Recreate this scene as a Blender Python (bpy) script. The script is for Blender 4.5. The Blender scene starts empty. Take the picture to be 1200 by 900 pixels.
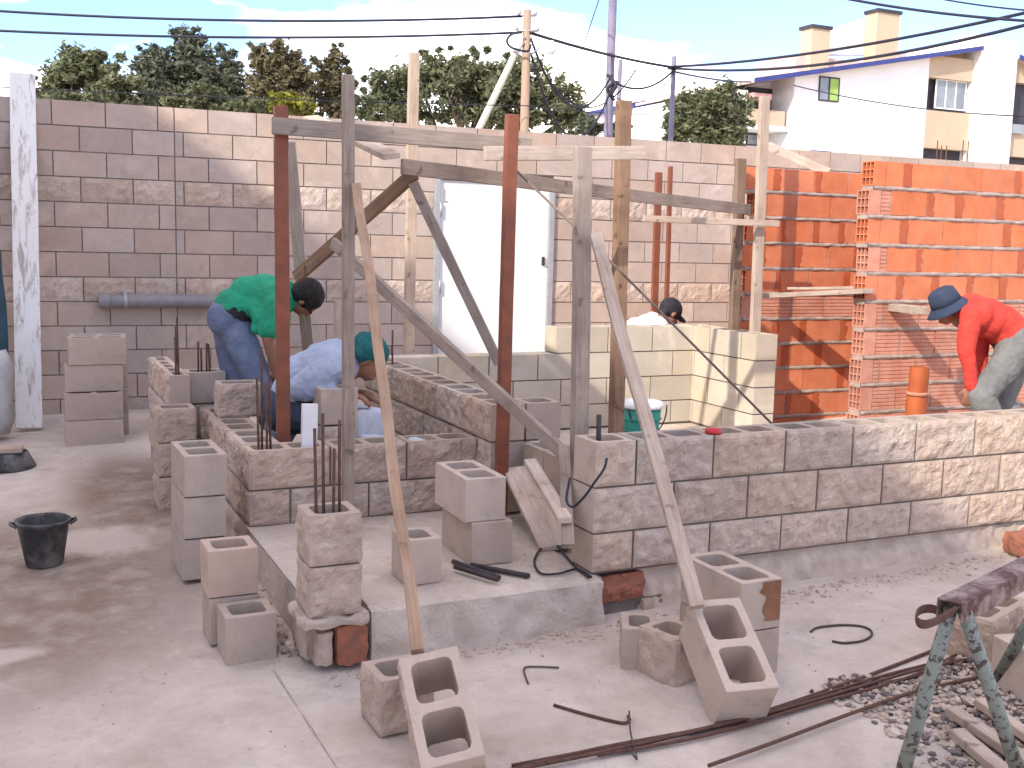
import bpy, bmesh, math, random
import numpy as np
from mathutils import Vector, Matrix, noise
R_=math.radians
rnd=random.Random(7)
sc=bpy.context.scene
C=sc.collection
V3=Vector
# ------------------------------------------------------------------ camera
FPX=1255.49; YAW=.4358; PITCH=.1309; ROLL=.0244; CP=V3((-2.1969,-3.8657,.8249))
cy,sy=math.cos(YAW),math.sin(YAW)
fwd0=V3((sy,cy,0)); rt=V3((cy,-sy,0)); up0=V3((0,0,1))
FW=fwd0*math.cos(PITCH)-up0*math.sin(PITCH); U_=up0*math.cos(PITCH)+fwd0*math.sin(PITCH)
RT=rt*math.cos(ROLL)+U_*math.sin(ROLL); UP=-rt*math.sin(ROLL)+U_*math.cos(ROLL)
cam=bpy.data.cameras.new('camera'); co=bpy.data.objects.new('camera',cam); C.objects.link(co)
cam.sensor_width=36; cam.lens=36*FPX/1200; cam.clip_start=.05; cam.clip_end=800
m=Matrix((RT,UP,-FW)).transposed().to_4x4(); m.translation=CP; co.matrix_world=m
sc.camera=co
# survey helpers: where the sight line through a point of the photo meets a plane / lies at a distance
def ray(u,v): return FW+RT*((u-600)/FPX)-UP*((v-450)/FPX)
def D(u,v,d): return CP+ray(u,v)*d
def PZ(u,v,z): r=ray(u,v); return CP+r*((z-CP.z)/r.z)
def PY(u,v,y): r=ray(u,v); return CP+r*((y-CP.y)/r.y)
def PX(u,v,x): r=ray(u,v); return CP+r*((x-CP.x)/r.x)
def gz(x,y):
    x=max(-7,min(6,x)); y=max(-6,min(6,y)); return -.76+.028*x+.028*y
def PG(u,v):
    z=-.76
    for i in range(6):
        p=PZ(u,v,z); z=gz(p.x,p.y)
    return PZ(u,v,z)
# ------------------------------------------------------------------ materials
class NT:
    def __init__(s,name):
        s.m=bpy.data.materials.new(name); s.m.use_nodes=True; s.t=s.m.node_tree; s.b=s.t.nodes['Principled BSDF']
    def n(s,k,**kw):
        n=s.t.nodes.new(k)
        for a,b in kw.items(): setattr(n,a,b)
        return n
    def l(s,a,b): s.t.links.new(a,b)
    def co(s,kind='Object',scale=(1,1,1)):
        c=s.n('ShaderNodeTexCoord'); mp=s.n('ShaderNodeMapping'); s.l(c.outputs[kind],mp.inputs[0]); mp.inputs['Scale'].default_value=scale
        return mp.outputs[0]
    def noise(s,vec,scale,detail=4,rough=.55,dist=0):
        n=s.n('ShaderNodeTexNoise'); n.inputs['Scale'].default_value=scale; n.inputs['Detail'].default_value=detail; n.inputs['Roughness'].default_value=rough; n.inputs['Distortion'].default_value=dist
        s.l(vec,n.inputs['Vector']); return n.outputs['Fac']
    def ramp(s,f,stops):
        r=s.n('ShaderNodeValToRGB'); s.l(f,r.inputs[0]); e=r.color_ramp.elements
        while len(e)<len(stops): e.new(.5)
        for i,(p,c) in enumerate(stops):
            e[i].position=p; e[i].color=(c,c,c,1) if isinstance(c,(int,float)) else (*c,1)
        return r.outputs[0]
    def mix(s,f,a,b,mode='MIX'):
        x=s.n('ShaderNodeMix',data_type='RGBA',blend_type=mode)
        for i,v in ((0,f),(6,a),(7,b)):
            if isinstance(v,(int,float)) : x.inputs[i].default_value=v if i==0 else (v,v,v,1)
            elif isinstance(v,tuple): x.inputs[i].default_value=(*v,1)
            else: s.l(v,x.inputs[i])
        return x.outputs[2]
    def math(s,op,a,b=0,c=0):
        x=s.n('ShaderNodeMath',operation=op)
        for i,v in enumerate((a,b,c)):
            if isinstance(v,(int,float)): x.inputs[i].default_value=v
            else: s.l(v,x.inputs[i])
        return x.outputs[0]
    def bump(s,h,st=.4,dist=.01):
        b=s.n('ShaderNodeBump'); b.inputs['Strength'].default_value=st; b.inputs['Distance'].default_value=dist; s.l(h,b.inputs['Height'])
        s.l(b.outputs[0],s.b.inputs['Normal'])
    def fin(s,col,rough=.9,metal=0,spec=.3):
        if isinstance(col,tuple): s.b.inputs['Base Color'].default_value=(*col,1)
        else: s.l(col,s.b.inputs['Base Color'])
        if isinstance(rough,(int,float)): s.b.inputs['Roughness'].default_value=rough
        else: s.l(rough,s.b.inputs['Roughness'])
        s.b.inputs['Metallic'].default_value=metal; s.b.inputs['Specular IOR Level'].default_value=spec
        return s.m
def hsv_var(t,col,amt_v=.25,amt_h=.3):
    a=t.n('ShaderNodeAttribute',attribute_name='tint'); oi=t.n('ShaderNodeObjectInfo')
    sp=t.n('ShaderNodeSeparateColor'); t.l(a.outputs['Color'],sp.inputs[0])
    v=t.math('ADD',t.math('MULTIPLY',t.math('SUBTRACT',sp.outputs[0],.5),amt_v*2),t.math('MULTIPLY_ADD',oi.outputs['Random'],amt_v*.5,1-amt_v*.25))
    h=t.n('ShaderNodeHueSaturation'); t.l(col,h.inputs['Color']); t.l(v,h.inputs['Value'])
    t.l(t.math('MULTIPLY_ADD',sp.outputs[1],amt_h,1-amt_h*.6),h.inputs['Saturation'])
    return h.outputs[0]
def m_block(name,c1,c2,stain=(.2,.16,.13),var=.22,bump=.35,scale=1.0,bd=.006):
    t=NT(name); v=t.co()
    n1=t.noise(v,3.2*scale,5,.6); n2=t.noise(v,90,3,.7); n3=t.noise(v,9,4,.6,.3)
    col=t.mix(t.ramp(n1,[(.35,0),(.65,1)]),c1,c2)
    col=t.mix(t.ramp(n3,[(.56,0),(.75,.45)]),col,stain)
    col=t.mix(t.math('MULTIPLY',t.ramp(n2,[(.3,0),(.75,1)]),.35),col,tuple(x*.7 for x in c1))
    col=t.mix(t.ramp(t.noise(v,1.7*scale,6,.7,.9),[(.54,0),(.66,.4)]),col,tuple(min(.75,x*1.35) for x in c1))
    col=hsv_var(t,col,var)
    t.bump(t.math('ADD',n2,t.math('MULTIPLY',n3,.6)) if bd<.01 else t.math('ADD',t.math('MULTIPLY',n2,.4),t.math('MULTIPLY',t.noise(v,34,6,.75,.6),1.3)),bump,bd)
    return t.fin(col,.93,0,.2)
def m_simple(name,c1,c2=None,scale=6,rough=.8,bump=0,bscale=40,metal=0,spec=.35,stretch=(1,1,1),stops=(.35,.65),var=0):
    t=NT(name); v=t.co(scale=stretch); c2=c2 or tuple(x*.8 for x in c1)
    n=t.noise(v,scale,5,.6,.2); col=t.mix(t.ramp(n,[(stops[0],0),(stops[1],1)]),c1,c2)
    if var: col=hsv_var(t,col,var,.06 if 'brick' in name else .3)
    if bump: t.bump(t.noise(v,bscale,4,.65),bump,.006)
    return t.fin(col,rough,metal,spec)
def m_wood(name,c1,c2,dark=(.12,.085,.06),stainamt=.5):
    t=NT(name); v=t.co(scale=(.9,12,12)); w=t.co()
    oi=t.n('ShaderNodeObjectInfo'); ad=t.n('ShaderNodeVectorMath',operation='ADD'); t.l(v,ad.inputs[0]); t.l(oi.outputs['Random'],ad.inputs[1])
    sc_=t.n('ShaderNodeVectorMath',operation='SCALE'); t.l(oi.outputs['Random'],sc_.inputs[0]); sc_.inputs['Scale'].default_value=30
    t.l(sc_.outputs[0],ad.inputs[1]); v=ad.outputs[0]
    g=t.noise(v,5,7,.65,.8); b=t.noise(w,3.5,4,.6); kn=t.noise(w,14,2,.5)
    col=t.mix(t.ramp(g,[(.35,0),(.62,1)]),c1,c2)
    col=t.mix(t.ramp(g,[(.62,0),(.72,.55)]),col,dark)
    col=t.mix(t.math('MULTIPLY',t.ramp(b,[(.45,0),(.7,1)]),stainamt),col,dark)
    col=t.mix(t.ramp(kn,[(.68,0),(.74,.7)]),col,dark)
    col=hsv_var(t,col,.3)
    t.bump(g,.35,.004)
    return t.fin(col,.85,0,.25)
MT={}
MT['block']=m_block('concrete_block_grey',(.49,.39,.315),(.41,.325,.26))
MT['blockp']=m_block('concrete_block_pink_wall',(.50,.39,.32),(.42,.325,.265),stain=(.28,.22,.19),var=.13)
MT['cream']=m_block('concrete_block_cream',(.54,.465,.36),(.46,.39,.3),stain=(.38,.32,.24),var=.12)
MT['split']=m_block('split_face_block',(.66,.51,.41),(.50,.38,.30),stain=(.31,.21,.165),var=.14,bump=.75,scale=4,bd=.022)
MT['mortar']=m_simple('mortar',(.19,.15,.13),(.13,.105,.09),scale=20,rough=.95,bump=.6)
MT['mortarw']=m_simple('wall_mortar',(.25,.2,.175),(.18,.145,.125),scale=20,rough=.95,bump=.6)
MT['mortarl']=m_simple('mortar_light',(.52,.43,.36),(.38,.305,.25),scale=8,rough=.95,bump=.8,bscale=25)
MT['brickred']=m_simple('hollow_clay_brick',(.61,.20,.09),(.52,.155,.07),scale=7,rough=.85,bump=.5,bscale=50,var=.12)
MT['brickpink']=m_simple('dusty_clay_brick',(.58,.29,.21),(.47,.19,.12),scale=7,rough=.85,bump=.5,bscale=50,var=.14)
MT['brickdark']=m_simple('brick_cell_shade',(.2,.045,.02),(.14,.03,.015),scale=5,rough=.9)  # darkened brick tone, shade of the deep end cells put into the colour
MT['oldbrick']=m_simple('old_clay_brick',(.34,.12,.07),(.22,.1,.07),scale=18,rough=.9,bump=.8,bscale=40)
MT['rod']=m_simple('dull_steel_rod',(.2,.15,.13),(.13,.1,.09),scale=20,rough=.7)
MT['redmortar']=m_simple('brick_mortar',(.42,.33,.28),(.28,.21,.18),scale=14,rough=.95,bump=.9,bscale=22)
MT['wet']=m_simple('wet_brick_patch',(.42,.10,.04),(.36,.08,.03),scale=8,rough=.6)
MT['woodg']=m_wood('weathered_grey_timber',(.40,.32,.26),(.29,.23,.185),dark=(.15,.11,.085))
MT['woodl']=m_wood('pale_timber',(.52,.42,.33),(.4,.3,.23),dark=(.2,.13,.09),stainamt=.35)
MT['woodo']=m_wood('orange_timber',(.40,.29,.215),(.31,.205,.14),dark=(.19,.13,.09),stainamt=.6)
MT['woodb']=m_wood('brown_timber',(.28,.185,.125),(.2,.13,.09),dark=(.07,.045,.03))
MT['redsteel']=m_simple('red_oxide_steel',(.26,.08,.04),(.18,.06,.035),scale=9,rough=.55,spec=.4,bump=.1)
MT['rust']=m_simple('rusty_rebar',(.15,.075,.05),(.09,.05,.04),scale=30,rough=.8,metal=.2,bump=.3,bscale=120)
MT['darksteel']=m_simple('dark_steel',(.04,.035,.045),(.07,.05,.05),scale=30,rough=.6,metal=.3)
MT['doorwhite']=m_simple('white_door_paint',(.78,.78,.75),(.66,.65,.61),scale=1.6,rough=.5)
MT['doorgrey']=m_simple('galvanised_frame',(.42,.42,.42),(.34,.34,.35),scale=10,rough=.5,metal=.3)
MT['pvc']=m_simple('grey_pvc',(.27,.25,.25),(.2,.18,.185),scale=6,rough=.5)
MT['pvcor']=m_simple('orange_pvc',(.42,.11,.035),(.33,.08,.03),scale=8,rough=.45)
MT['pvcw']=m_simple('white_plastic',(.8,.8,.8),(.72,.72,.73),scale=6,rough=.45)
MT['rubber']=m_simple('black_rubber',(.04,.04,.042),(.15,.14,.135),scale=7,rough=.8,stops=(.42,.62),bump=.3)
MT['green']=m_simple('green_plastic',(.02,.2,.16),(.03,.26,.2),scale=6,rough=.5)
MT['redplastic']=m_simple('red_plastic',(.5,.03,.03),(.42,.02,.03),scale=6,rough=.4)
MT['wire']=m_simple('black_cable',(.015,.015,.03),(.02,.02,.035),rough=.6)
MT['tie']=m_simple('tie_wire',(.09,.06,.055),(.05,.04,.04),scale=20,rough=.7)
MT['bag']=m_simple('cement_bag_paper',(.55,.57,.62),(.45,.47,.5),scale=9,rough=.8,bump=.4,bscale=14)
MT['skin']=m_simple('skin',(.30,.14,.085),(.26,.12,.07),scale=12,rough=.6)
MT['hair']=m_simple('black_hair',(.008,.007,.007),(.02,.016,.014),scale=60,rough=.7,bump=.6,bscale=120)
MT['tgreen']=m_simple('green_cotton',(.02,.31,.17),(.02,.22,.12),scale=9,rough=.9,bump=.25,bscale=14)
MT['tred']=m_simple('red_cotton',(.62,.06,.04),(.46,.04,.03),scale=9,rough=.9,bump=.25,bscale=14)
MT['tblue']=m_simple('pale_blue_shirt',(.38,.43,.54),(.32,.37,.48),scale=5,rough=.9,bump=.3,bscale=12)
MT['twhite']=m_simple('white_shirt',(.78,.78,.78),(.68,.68,.7),scale=5,rough=.9,bump=.3,bscale=12)
MT['jeans']=m_simple('blue_denim',(.17,.21,.30),(.10,.13,.20),scale=9,rough=.95,bump=.3,bscale=18)
MT['darkjean']=m_simple('dark_denim',(.03,.045,.075),(.045,.06,.09),scale=9,rough=.95,bump=.3,bscale=18)
MT['greytr']=m_simple('grey_work_trousers',(.2,.2,.19),(.13,.135,.13),scale=8,rough=.95,bump=.35,bscale=16)
MT['boot']=m_simple('boot_leather',(.05,.035,.028),(.03,.02,.018),rough=.7)
MT['teal']=m_simple('teal_knit',(.01,.095,.1),(.02,.14,.14),scale=20,rough=.95,bump=.6,bscale=80)
MT['navy']=m_simple('navy_cloth',(.035,.05,.085),(.025,.035,.065),scale=8,rough=.95,bump=.2)
MT['capblack']=m_simple('black_cap_cloth',(.012,.012,.016),(.03,.025,.03),scale=9,rough=.9)
MT['tarp']=m_simple('white_tarp',(.5,.5,.48),(.35,.34,.33),scale=5,rough=.8,bump=.4,bscale=10)
MT['tealtarp']=m_simple('teal_tarp',(.03,.07,.1),(.02,.05,.07),scale=5,rough=.8,bump=.3,bscale=10)
MT['barkm']=m_simple('bark',(.12,.085,.065),(.07,.05,.04),scale=8,rough=.95,bump=.6,bscale=16,stretch=(3,3,.5))
MT['hwhite']=m_simple('white_render',(.8,.79,.77),(.75,.74,.72),scale=.7,rough=.85)
MT['hbeige']=m_simple('beige_render',(.50,.385,.27),(.45,.35,.245),scale=.8,rough=.9)
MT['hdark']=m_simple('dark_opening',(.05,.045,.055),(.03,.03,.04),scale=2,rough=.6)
MT['hblue']=m_simple('blue_fascia',(.035,.05,.22),(.03,.04,.16),scale=3,rough=.5)
MT['hroof']=m_simple('pinkish_roof_sheet',(.55,.42,.38),(.48,.36,.33),scale=4,rough=.8)
MT['glass']=m_simple('window_glass',(.13,.16,.2),(.2,.24,.28),scale=1.5,rough=.12,spec=.7)
MT['curtain']=m_simple('green_curtain',(.35,.5,.12),(.25,.4,.1),scale=4,rough=.8)
MT['redaw']=m_simple('red_awning',(.65,.35,.33),(.6,.3,.28),rough=.8)
MT['gravel']=m_simple('gravel_stone',(.2,.165,.155),(.13,.11,.105),scale=30,rough=.95,var=.5)
def m_white_wash():
    t=NT('whitewash_over_timber'); v=t.co(scale=(.35,1.6,1.6)); n=t.noise(v,14,6,.7,.6); n2=t.noise(v,60,3,.6)
    col=t.mix(t.ramp(n,[(.52,0),(.66,1)]),(.78,.76,.73),(.42,.36,.32)); t.bump(n2,.4,.004); return t.fin(col,.85)
MT['wash']=m_white_wash()
def m_peel():
    t=NT('peeling_green_paint'); v=t.co(); n=t.noise(v,38,6,.7,.3)
    col=t.mix(t.ramp(n,[(.53,0),(.57,1)]),(.24,.275,.235),(.08,.055,.05)); t.bump(n,.4,.003); return t.fin(col,.6)
MT['peel']=m_peel()
def m_chan():
    t=NT('rusty_channel_steel'); v=t.co(); n=t.noise(v,12,6,.65,.5)
    col=t.mix(t.ramp(n,[(.42,0),(.6,1)]),(.10,.05,.04),(.33,.25,.22)); t.bump(n,.3,.003); return t.fin(col,.65,.2)
MT['chan']=m_chan()
def m_bark_pole():
    t=NT('wooden_pole'); v=t.co(scale=(8,8,.6)); n=t.noise(v,3,5,.6)
    return t.fin(t.mix(n,(.42,.3,.22),(.25,.17,.12)),.9)
MT['pole']=m_bark_pole()
MT['steelpole']=m_simple('grey_violet_pole',(.2,.18,.24),(.15,.13,.18),scale=3,rough=.6)
MT['paleplole']=m_simple('pale_brace_pole',(.6,.56,.45),(.5,.46,.38),scale=3,rough=.8)
def m_leaf(name,c1,c2):
    t=NT(name); a=t.n('ShaderNodeAttribute',attribute_name='tint'); sp=t.n('ShaderNodeSeparateColor'); t.l(a.outputs['Color'],sp.inputs[0])
    col=t.mix(sp.outputs[0],c1,c2); t.fin(col,.6,0,.3)
    tr=t.n('ShaderNodeBsdfTranslucent'); t.l(col,tr.inputs[0]); mx=t.n('ShaderNodeMixShader'); mx.inputs[0].default_value=.3
    out=t.t.nodes['Material Output']; t.l(t.b.outputs[0],mx.inputs[1]); t.l(tr.outputs[0],mx.inputs[2]); t.l(mx.outputs[0],out.inputs[0]); return t.m
MT['leafdark']=m_leaf('dark_green_leaves',(.07,.082,.055),(.18,.19,.12))
MT['leafmid']=m_leaf('mid_green_leaves',(.09,.105,.055),(.23,.235,.125))
MT['leafbrown']=m_leaf('olive_brown_leaves',(.10,.085,.045),(.24,.20,.11))
MT['leafyel']=m_leaf('yellow_green_leaves',(.14,.15,.02),(.35,.32,.05))
def m_ground():
    t=NT('worn_concrete_yard'); v=t.co()
    n1=t.noise(v,1.1,6,.62,.4); n2=t.noise(v,5,6,.65,.2); n3=t.noise(v,70,3,.7); n4=t.noise(v,.8,5,.6,.5)
    base=t.mix(t.ramp(n2,[(.35,0),(.65,1)]),(.57,.495,.43),(.45,.38,.325))
    base=t.mix(t.ramp(t.noise(v,2.2,7,.7,.8),[(.5,0),(.6,.45)]),base,(.62,.54,.48))
    base=t.mix(t.ramp(t.noise(v,14,5,.7,.4),[(.58,0),(.72,.5)]),base,(.33,.265,.22))
    base=t.mix(t.ramp(n1,[(.48,0),(.68,.7)]),base,(.36,.28,.22))
    base=t.mix(t.math('MULTIPLY',t.ramp(n3,[(.55,0),(.8,1)]),.3),base,(.2,.17,.15))
    # damp, muddy patch in the yard on the left
    sx=t.n('ShaderNodeSeparateXYZ'); t.l(v,sx.inputs[0])
    def blob(cx,cy,rx,ry,nn,w=.9):
        dx=t.math('DIVIDE',t.math('SUBTRACT',sx.outputs[0],cx),rx); dy=t.math('DIVIDE',t.math('SUBTRACT',sx.outputs[1],cy),ry)
        d=t.math('SQRT',t.math('ADD',t.math('MULTIPLY',dx,dx),t.math('MULTIPLY',dy,dy)))
        return t.ramp(t.math('ADD',d,t.math('MULTIPLY',t.math('SUBTRACT',nn,.5),w*2)),[(.55,1),(1.15,0)])
    damp=t.math('MAXIMUM',blob(-2.1,1.35,.85,1.55,n2,.75),blob(-1.62,2.6,.45,1.7,n2,.6))
    damp=t.math('MULTIPLY',damp,t.ramp(n2,[(.3,.5),(.6,1)]))
    base=t.mix(t.math('MULTIPLY',damp,.85),base,(.16,.105,.07))
    hole=t.math('MULTIPLY',t.math('MAXIMUM',blob(-1.85,1.9,.45,.28,n2,.5),blob(-2.3,.55,.22,.09,n2,.4)),.75)
    base=t.mix(hole,base,(.50,.43,.37))
    base=t.mix(t.math('MULTIPLY',blob(1.15,-1.75,.95,.7,n2,.5),.8),base,(.2,.165,.15))
    # saw cut in the concrete
    a=PG(320,785); b=PG(398,905); dx,dy=(b.x-a.x),(b.y-a.y); L=math.hypot(dx,dy)
    ln=t.math('ABSOLUTE',t.math('ADD',t.math('MULTIPLY',t.math('SUBTRACT',sx.outputs[0],a.x),-dy/L),t.math('MULTIPLY',t.math('SUBTRACT',sx.outputs[1],a.y),dx/L)))
    ln=t.math('ADD',ln,t.math('MULTIPLY',t.math('SUBTRACT',n2,.5),.02))
    mk=t.math('MULTIPLY',t.math('LESS_THAN',t.math('ABSOLUTE',ln),.0025),t.math('LESS_THAN',sx.outputs[1],a.y))
    base=t.mix(t.math('MULTIPLY',mk,.6),base,(.15,.12,.1))
    t.bump(t.math('ADD',t.math('MULTIPLY',n3,.35),n2),.45,.02)
    return t.fin(base,t.math('SUBTRACT',.92,t.math('MULTIPLY',damp,.3)),0,.3)
MT['ground']=m_ground()
def m_slab():
    t=NT('floor_slab_concrete'); v=t.co(); n1=t.noise(v,3,6,.65,.3); n2=t.noise(v,60,3,.7); n3=t.noise(v,12,5,.6)
    c=t.mix(t.ramp(n1,[(.35,0),(.65,1)]),(.56,.475,.405),(.45,.375,.31)); c=t.mix(t.ramp(n3,[(.58,0),(.75,.5)]),c,(.25,.2,.17)); c=t.mix(t.ramp(t.noise(v,6,7,.75,1.0),[(.52,0),(.6,.5)]),c,(.60,.53,.47))
    t.bump(t.math('ADD',n3,t.math('MULTIPLY',n2,.4)),.8,.02); return t.fin(c,.93,0,.2)
MT['slab']=m_slab()
# ------------------------------------------------------------------ mesh tools
class MB:
    def __init__(s): s.v=[]; s.f=[]; s.mi=[]; s.t=[]; s.sm=[]
    def add(s,vs,fs,mi=0,tint=(.5,.5),smooth=False):
        o=len(s.v); s.v+= [tuple(p) for p in vs]
        for f in fs: s.f.append(tuple(i+o for i in f)); s.mi.append(mi); s.t.append(tint); s.sm.append(smooth)
    def box(s,a,b,mi=0,tint=(.5,.5),M=None):
        x0,y0,z0=a;x1,y1,z1=b
        vs=[V3(p) for p in ((x0,y0,z0),(x1,y0,z0),(x1,y1,z0),(x0,y1,z0),(x0,y0,z1),(x1,y0,z1),(x1,y1,z1),(x0,y1,z1))]
        if M: vs=[M@p for p in vs]
        s.add(vs,[(0,3,2,1),(4,5,6,7),(0,1,5,4),(1,2,6,5),(2,3,7,6),(3,0,4,7)],mi,tint)
    def tube(s,pts,rs,n=10,mi=0,tint=(.5,.5),cap=True,smooth=True):
        pts=[V3(p) for p in pts]
        if not hasattr(rs,'__len__'): rs=[rs]*len(pts)
        vs=[];fs=[];prev=None
        for i,p in enumerate(pts):
            d=(pts[min(i+1,len(pts)-1)]-pts[max(i-1,0)]).normalized()
            if prev is None: a=d.orthogonal().normalized()
            else:
                a=(prev-d*prev.dot(d)); a=a.normalized() if a.length>1e-6 else d.orthogonal().normalized()
            prev=a; b=d.cross(a)
            for k in range(n):
                th=2*math.pi*k/n; vs.append(p+(a*math.cos(th)+b*math.sin(th))*rs[i])
        for i in range(len(pts)-1):
            for k in range(n): fs.append((i*n+k,i*n+(k+1)%n,(i+1)*n+(k+1)%n,(i+1)*n+k))
        s.add(vs,fs,mi,tint,smooth)
        if cap:
            o=len(s.v)-len(vs)
            s.f.append(tuple(o+k for k in reversed(range(n)))); s.mi.append(mi); s.t.append(tint); s.sm.append(False)
            s.f.append(tuple(o+(len(pts)-1)*n+k for k in range(n))); s.mi.append(mi); s.t.append(tint); s.sm.append(False)
    def lathe(s,prof,n=28,mi=0,tint=(.5,.5),c=(0,0,0),wob=0):
        vs=[];fs=[]
        for i,(r,z) in enumerate(prof):
            for k in range(n):
                th=2*math.pi*k/n; w=1+wob*noise.noise(V3((math.cos(th)*2,math.sin(th)*2,z*6))); vs.append((c[0]+r*w*math.cos(th),c[1]+r*w*math.sin(th),c[2]+z))
        for i in range(len(prof)-1):
            for k in range(n): fs.append((i*n+k,i*n+(k+1)%n,(i+1)*n+(k+1)%n,(i+1)*n+k))
        s.add(vs,fs,mi,tint,True)
def build(name,mb,mats,parent=None,loc=None,rot=None,recalc=True,bevel=0,mat4=None):
    me=bpy.data.meshes.new(name); me.from_pydata(mb.v,[],mb.f); me.polygons.foreach_set('material_index',mb.mi)
    me.polygons.foreach_set('use_smooth',mb.sm)
    at=me.attributes.new('tint','FLOAT_COLOR','FACE'); arr=np.ones((len(mb.f),4),dtype=np.float32); arr[:,:2]=np.array(mb.t,dtype=np.float32)[:,:2]
    at.data.foreach_set('color',arr.ravel())
    for m_ in (mats if isinstance(mats,(list,tuple)) else [mats]): me.materials.append(MT[m_])
    if recalc:
        bm=bmesh.new(); bm.from_mesh(me); bmesh.ops.remove_doubles(bm,verts=bm.verts,dist=1e-5); bmesh.ops.recalc_face_normals(bm,faces=bm.faces); bm.to_mesh(me); bm.free()
    me.update()
    o=bpy.data.objects.new(name,me); C.objects.link(o)
    if parent is not None:
        o.parent=parent; o.matrix_parent_inverse=parent.matrix_basis.inverted()
    if mat4 is not None: o.matrix_basis=mat4
    else:
        if loc is not None: o.location=loc
        if rot is not None: o.rotation_euler=rot
    if bevel:
        b=o.modifiers.new('bevel','BEVEL'); b.width=bevel; b.segments=2; b.limit_method='ANGLE'; b.angle_limit=R_(50)
    return o
def tag(o,label=None,cat=None,group=None,kind=None):
    if label: o['label']=label
    if cat: o['category']=cat
    if group: o['group']=group
    if kind: o['kind']=kind
    return o
def empty(name,loc,label,cat,group=None):
    o=bpy.data.objects.new(name,None); C.objects.link(o); o.location=loc; o.empty_display_size=.1; return tag(o,label,cat,group)
def rough_grid(p00,p10,p11,p01,nrm,nx,ny,amp,seed,edge=1,freq=14):
    """grid patch between four corners pushed out along nrm by layered noise (a split stone face)"""
    vs=[];fs=[]
    for j in range(ny+1):
        for i in range(nx+1):
            a=i/nx;b=j/ny; p=(p00*(1-a)+p10*a)*(1-b)+(p01*(1-a)+p11*a)*b
            q=p*freq+V3((seed*3.1,seed*1.7,seed*.9))
            h=noise.fractal(q,.75,2.1,5)*.8+.55*(.3-abs(noise.noise(q*1.3)))+.25*noise.cell(q*1.6)
            e=1
            if edge:
                ex=min(i,nx-i); ey=min(j,ny-j); e=0 if min(ex,ey)==0 else (.8 if min(ex,ey)==1 else 1)
            vs.append(p+nrm*(amp*(.55+h)*e if edge else amp*h))
    for j in range(ny):
        for i in range(nx):
            k=j*(nx+1)+i; fs.append((k,k+1,k+nx+2,k+nx+1))
    return vs,fs
def add_block(mb,O,S,T,L,W,H,cells=0,split=(),tint=(.5,.5),seed=0,mi=0,ms=1,res=.014,amp=.015,holeside=None):
    """O: corner, S: unit along length, T: unit along width, Z up (S x T need not be right handed). split: subset of 'front','back','left','right'"""
    Z=V3((0,0,1)) if holeside is None else holeside
    P=lambda a,b,c: O+S*a+T*b+Z*c
    def side(p00,p10,p11,p01,n,nm,len_):
        if nm in split:
            nx=max(4,int(len_/res)); ny=max(4,int(H/res))
            vs,fs=rough_grid(p00,p10,p11,p01,n,nx,ny,amp,seed+hash_(nm)); mb.add(vs,fs,ms,tint)
        else: mb.add([p00,p10,p11,p01],[(0,1,2,3)],mi,tint)
    side(P(0,0,0),P(L,0,0),P(L,0,H),P(0,0,H),-T,'front',L)
    side(P(0,W,0),P(L,W,0),P(L,W,H),P(0,W,H),T,'back',L)
    side(P(0,0,0),P(0,W,0),P(0,W,H),P(0,0,H),-S,'left',W)
    side(P(L,0,0),P(L,W,0),P(L,W,H),P(L,0,H),S,'right',W)
    if not cells:
        for c in (0,H): mb.add([P(0,0,c),P(L,0,c),P(L,W,c),P(0,W,c)],[(0,1,2,3)],mi,tint)
        return
    t=.03; rw=L/cells; cr=.022
    for k in range(cells):
        x0=k*rw; x1=x0+rw; a0=x0+(t if k==0 else t/2+.002); a1=x1-(t if k==cells-1 else t/2+.002); b0=t; b1=W-t
        cs=[(a0,b0,1,1),(a1,b0,-1,1),(a1,b1,-1,-1),(a0,b1,1,-1)]
        hole=[]
        for (cx,cy_,dx,dy) in cs:
            seq=[(cx,cy_+dy*cr),(cx+dx*cr*.3,cy_+dy*cr*.3),(cx+dx*cr,cy_)]
            if (dx*dy)<0: seq=seq[::-1]
            hole+=seq
        # order check: corners go counter clockwise, each 3 pts
        out=[(x0,0),(x1,0),(x1,W),(x0,W)]
        for c in (0,H):
            vs=[P(*q,c) for q in out]+[P(*q,c) for q in hole]; fs=[]
            for i in range(4):
                h=4+3*i; fs+=[(i,h,h+1),(i,h+1,h+2)]
                nx_=(i+1)%4; fs.append((i,h+2,4+3*nx_,nx_))
            mb.add(vs,fs,mi,tint)
        n=len(hole); vs=[P(*q,0) for q in hole]+[P(*q,H) for q in hole]
        mb.add(vs,[(i,(i+1)%n,n+(i+1)%n,n+i) for i in range(n)],mi,tint)
def hash_(s): return sum(ord(c) for c in s)%17
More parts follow.
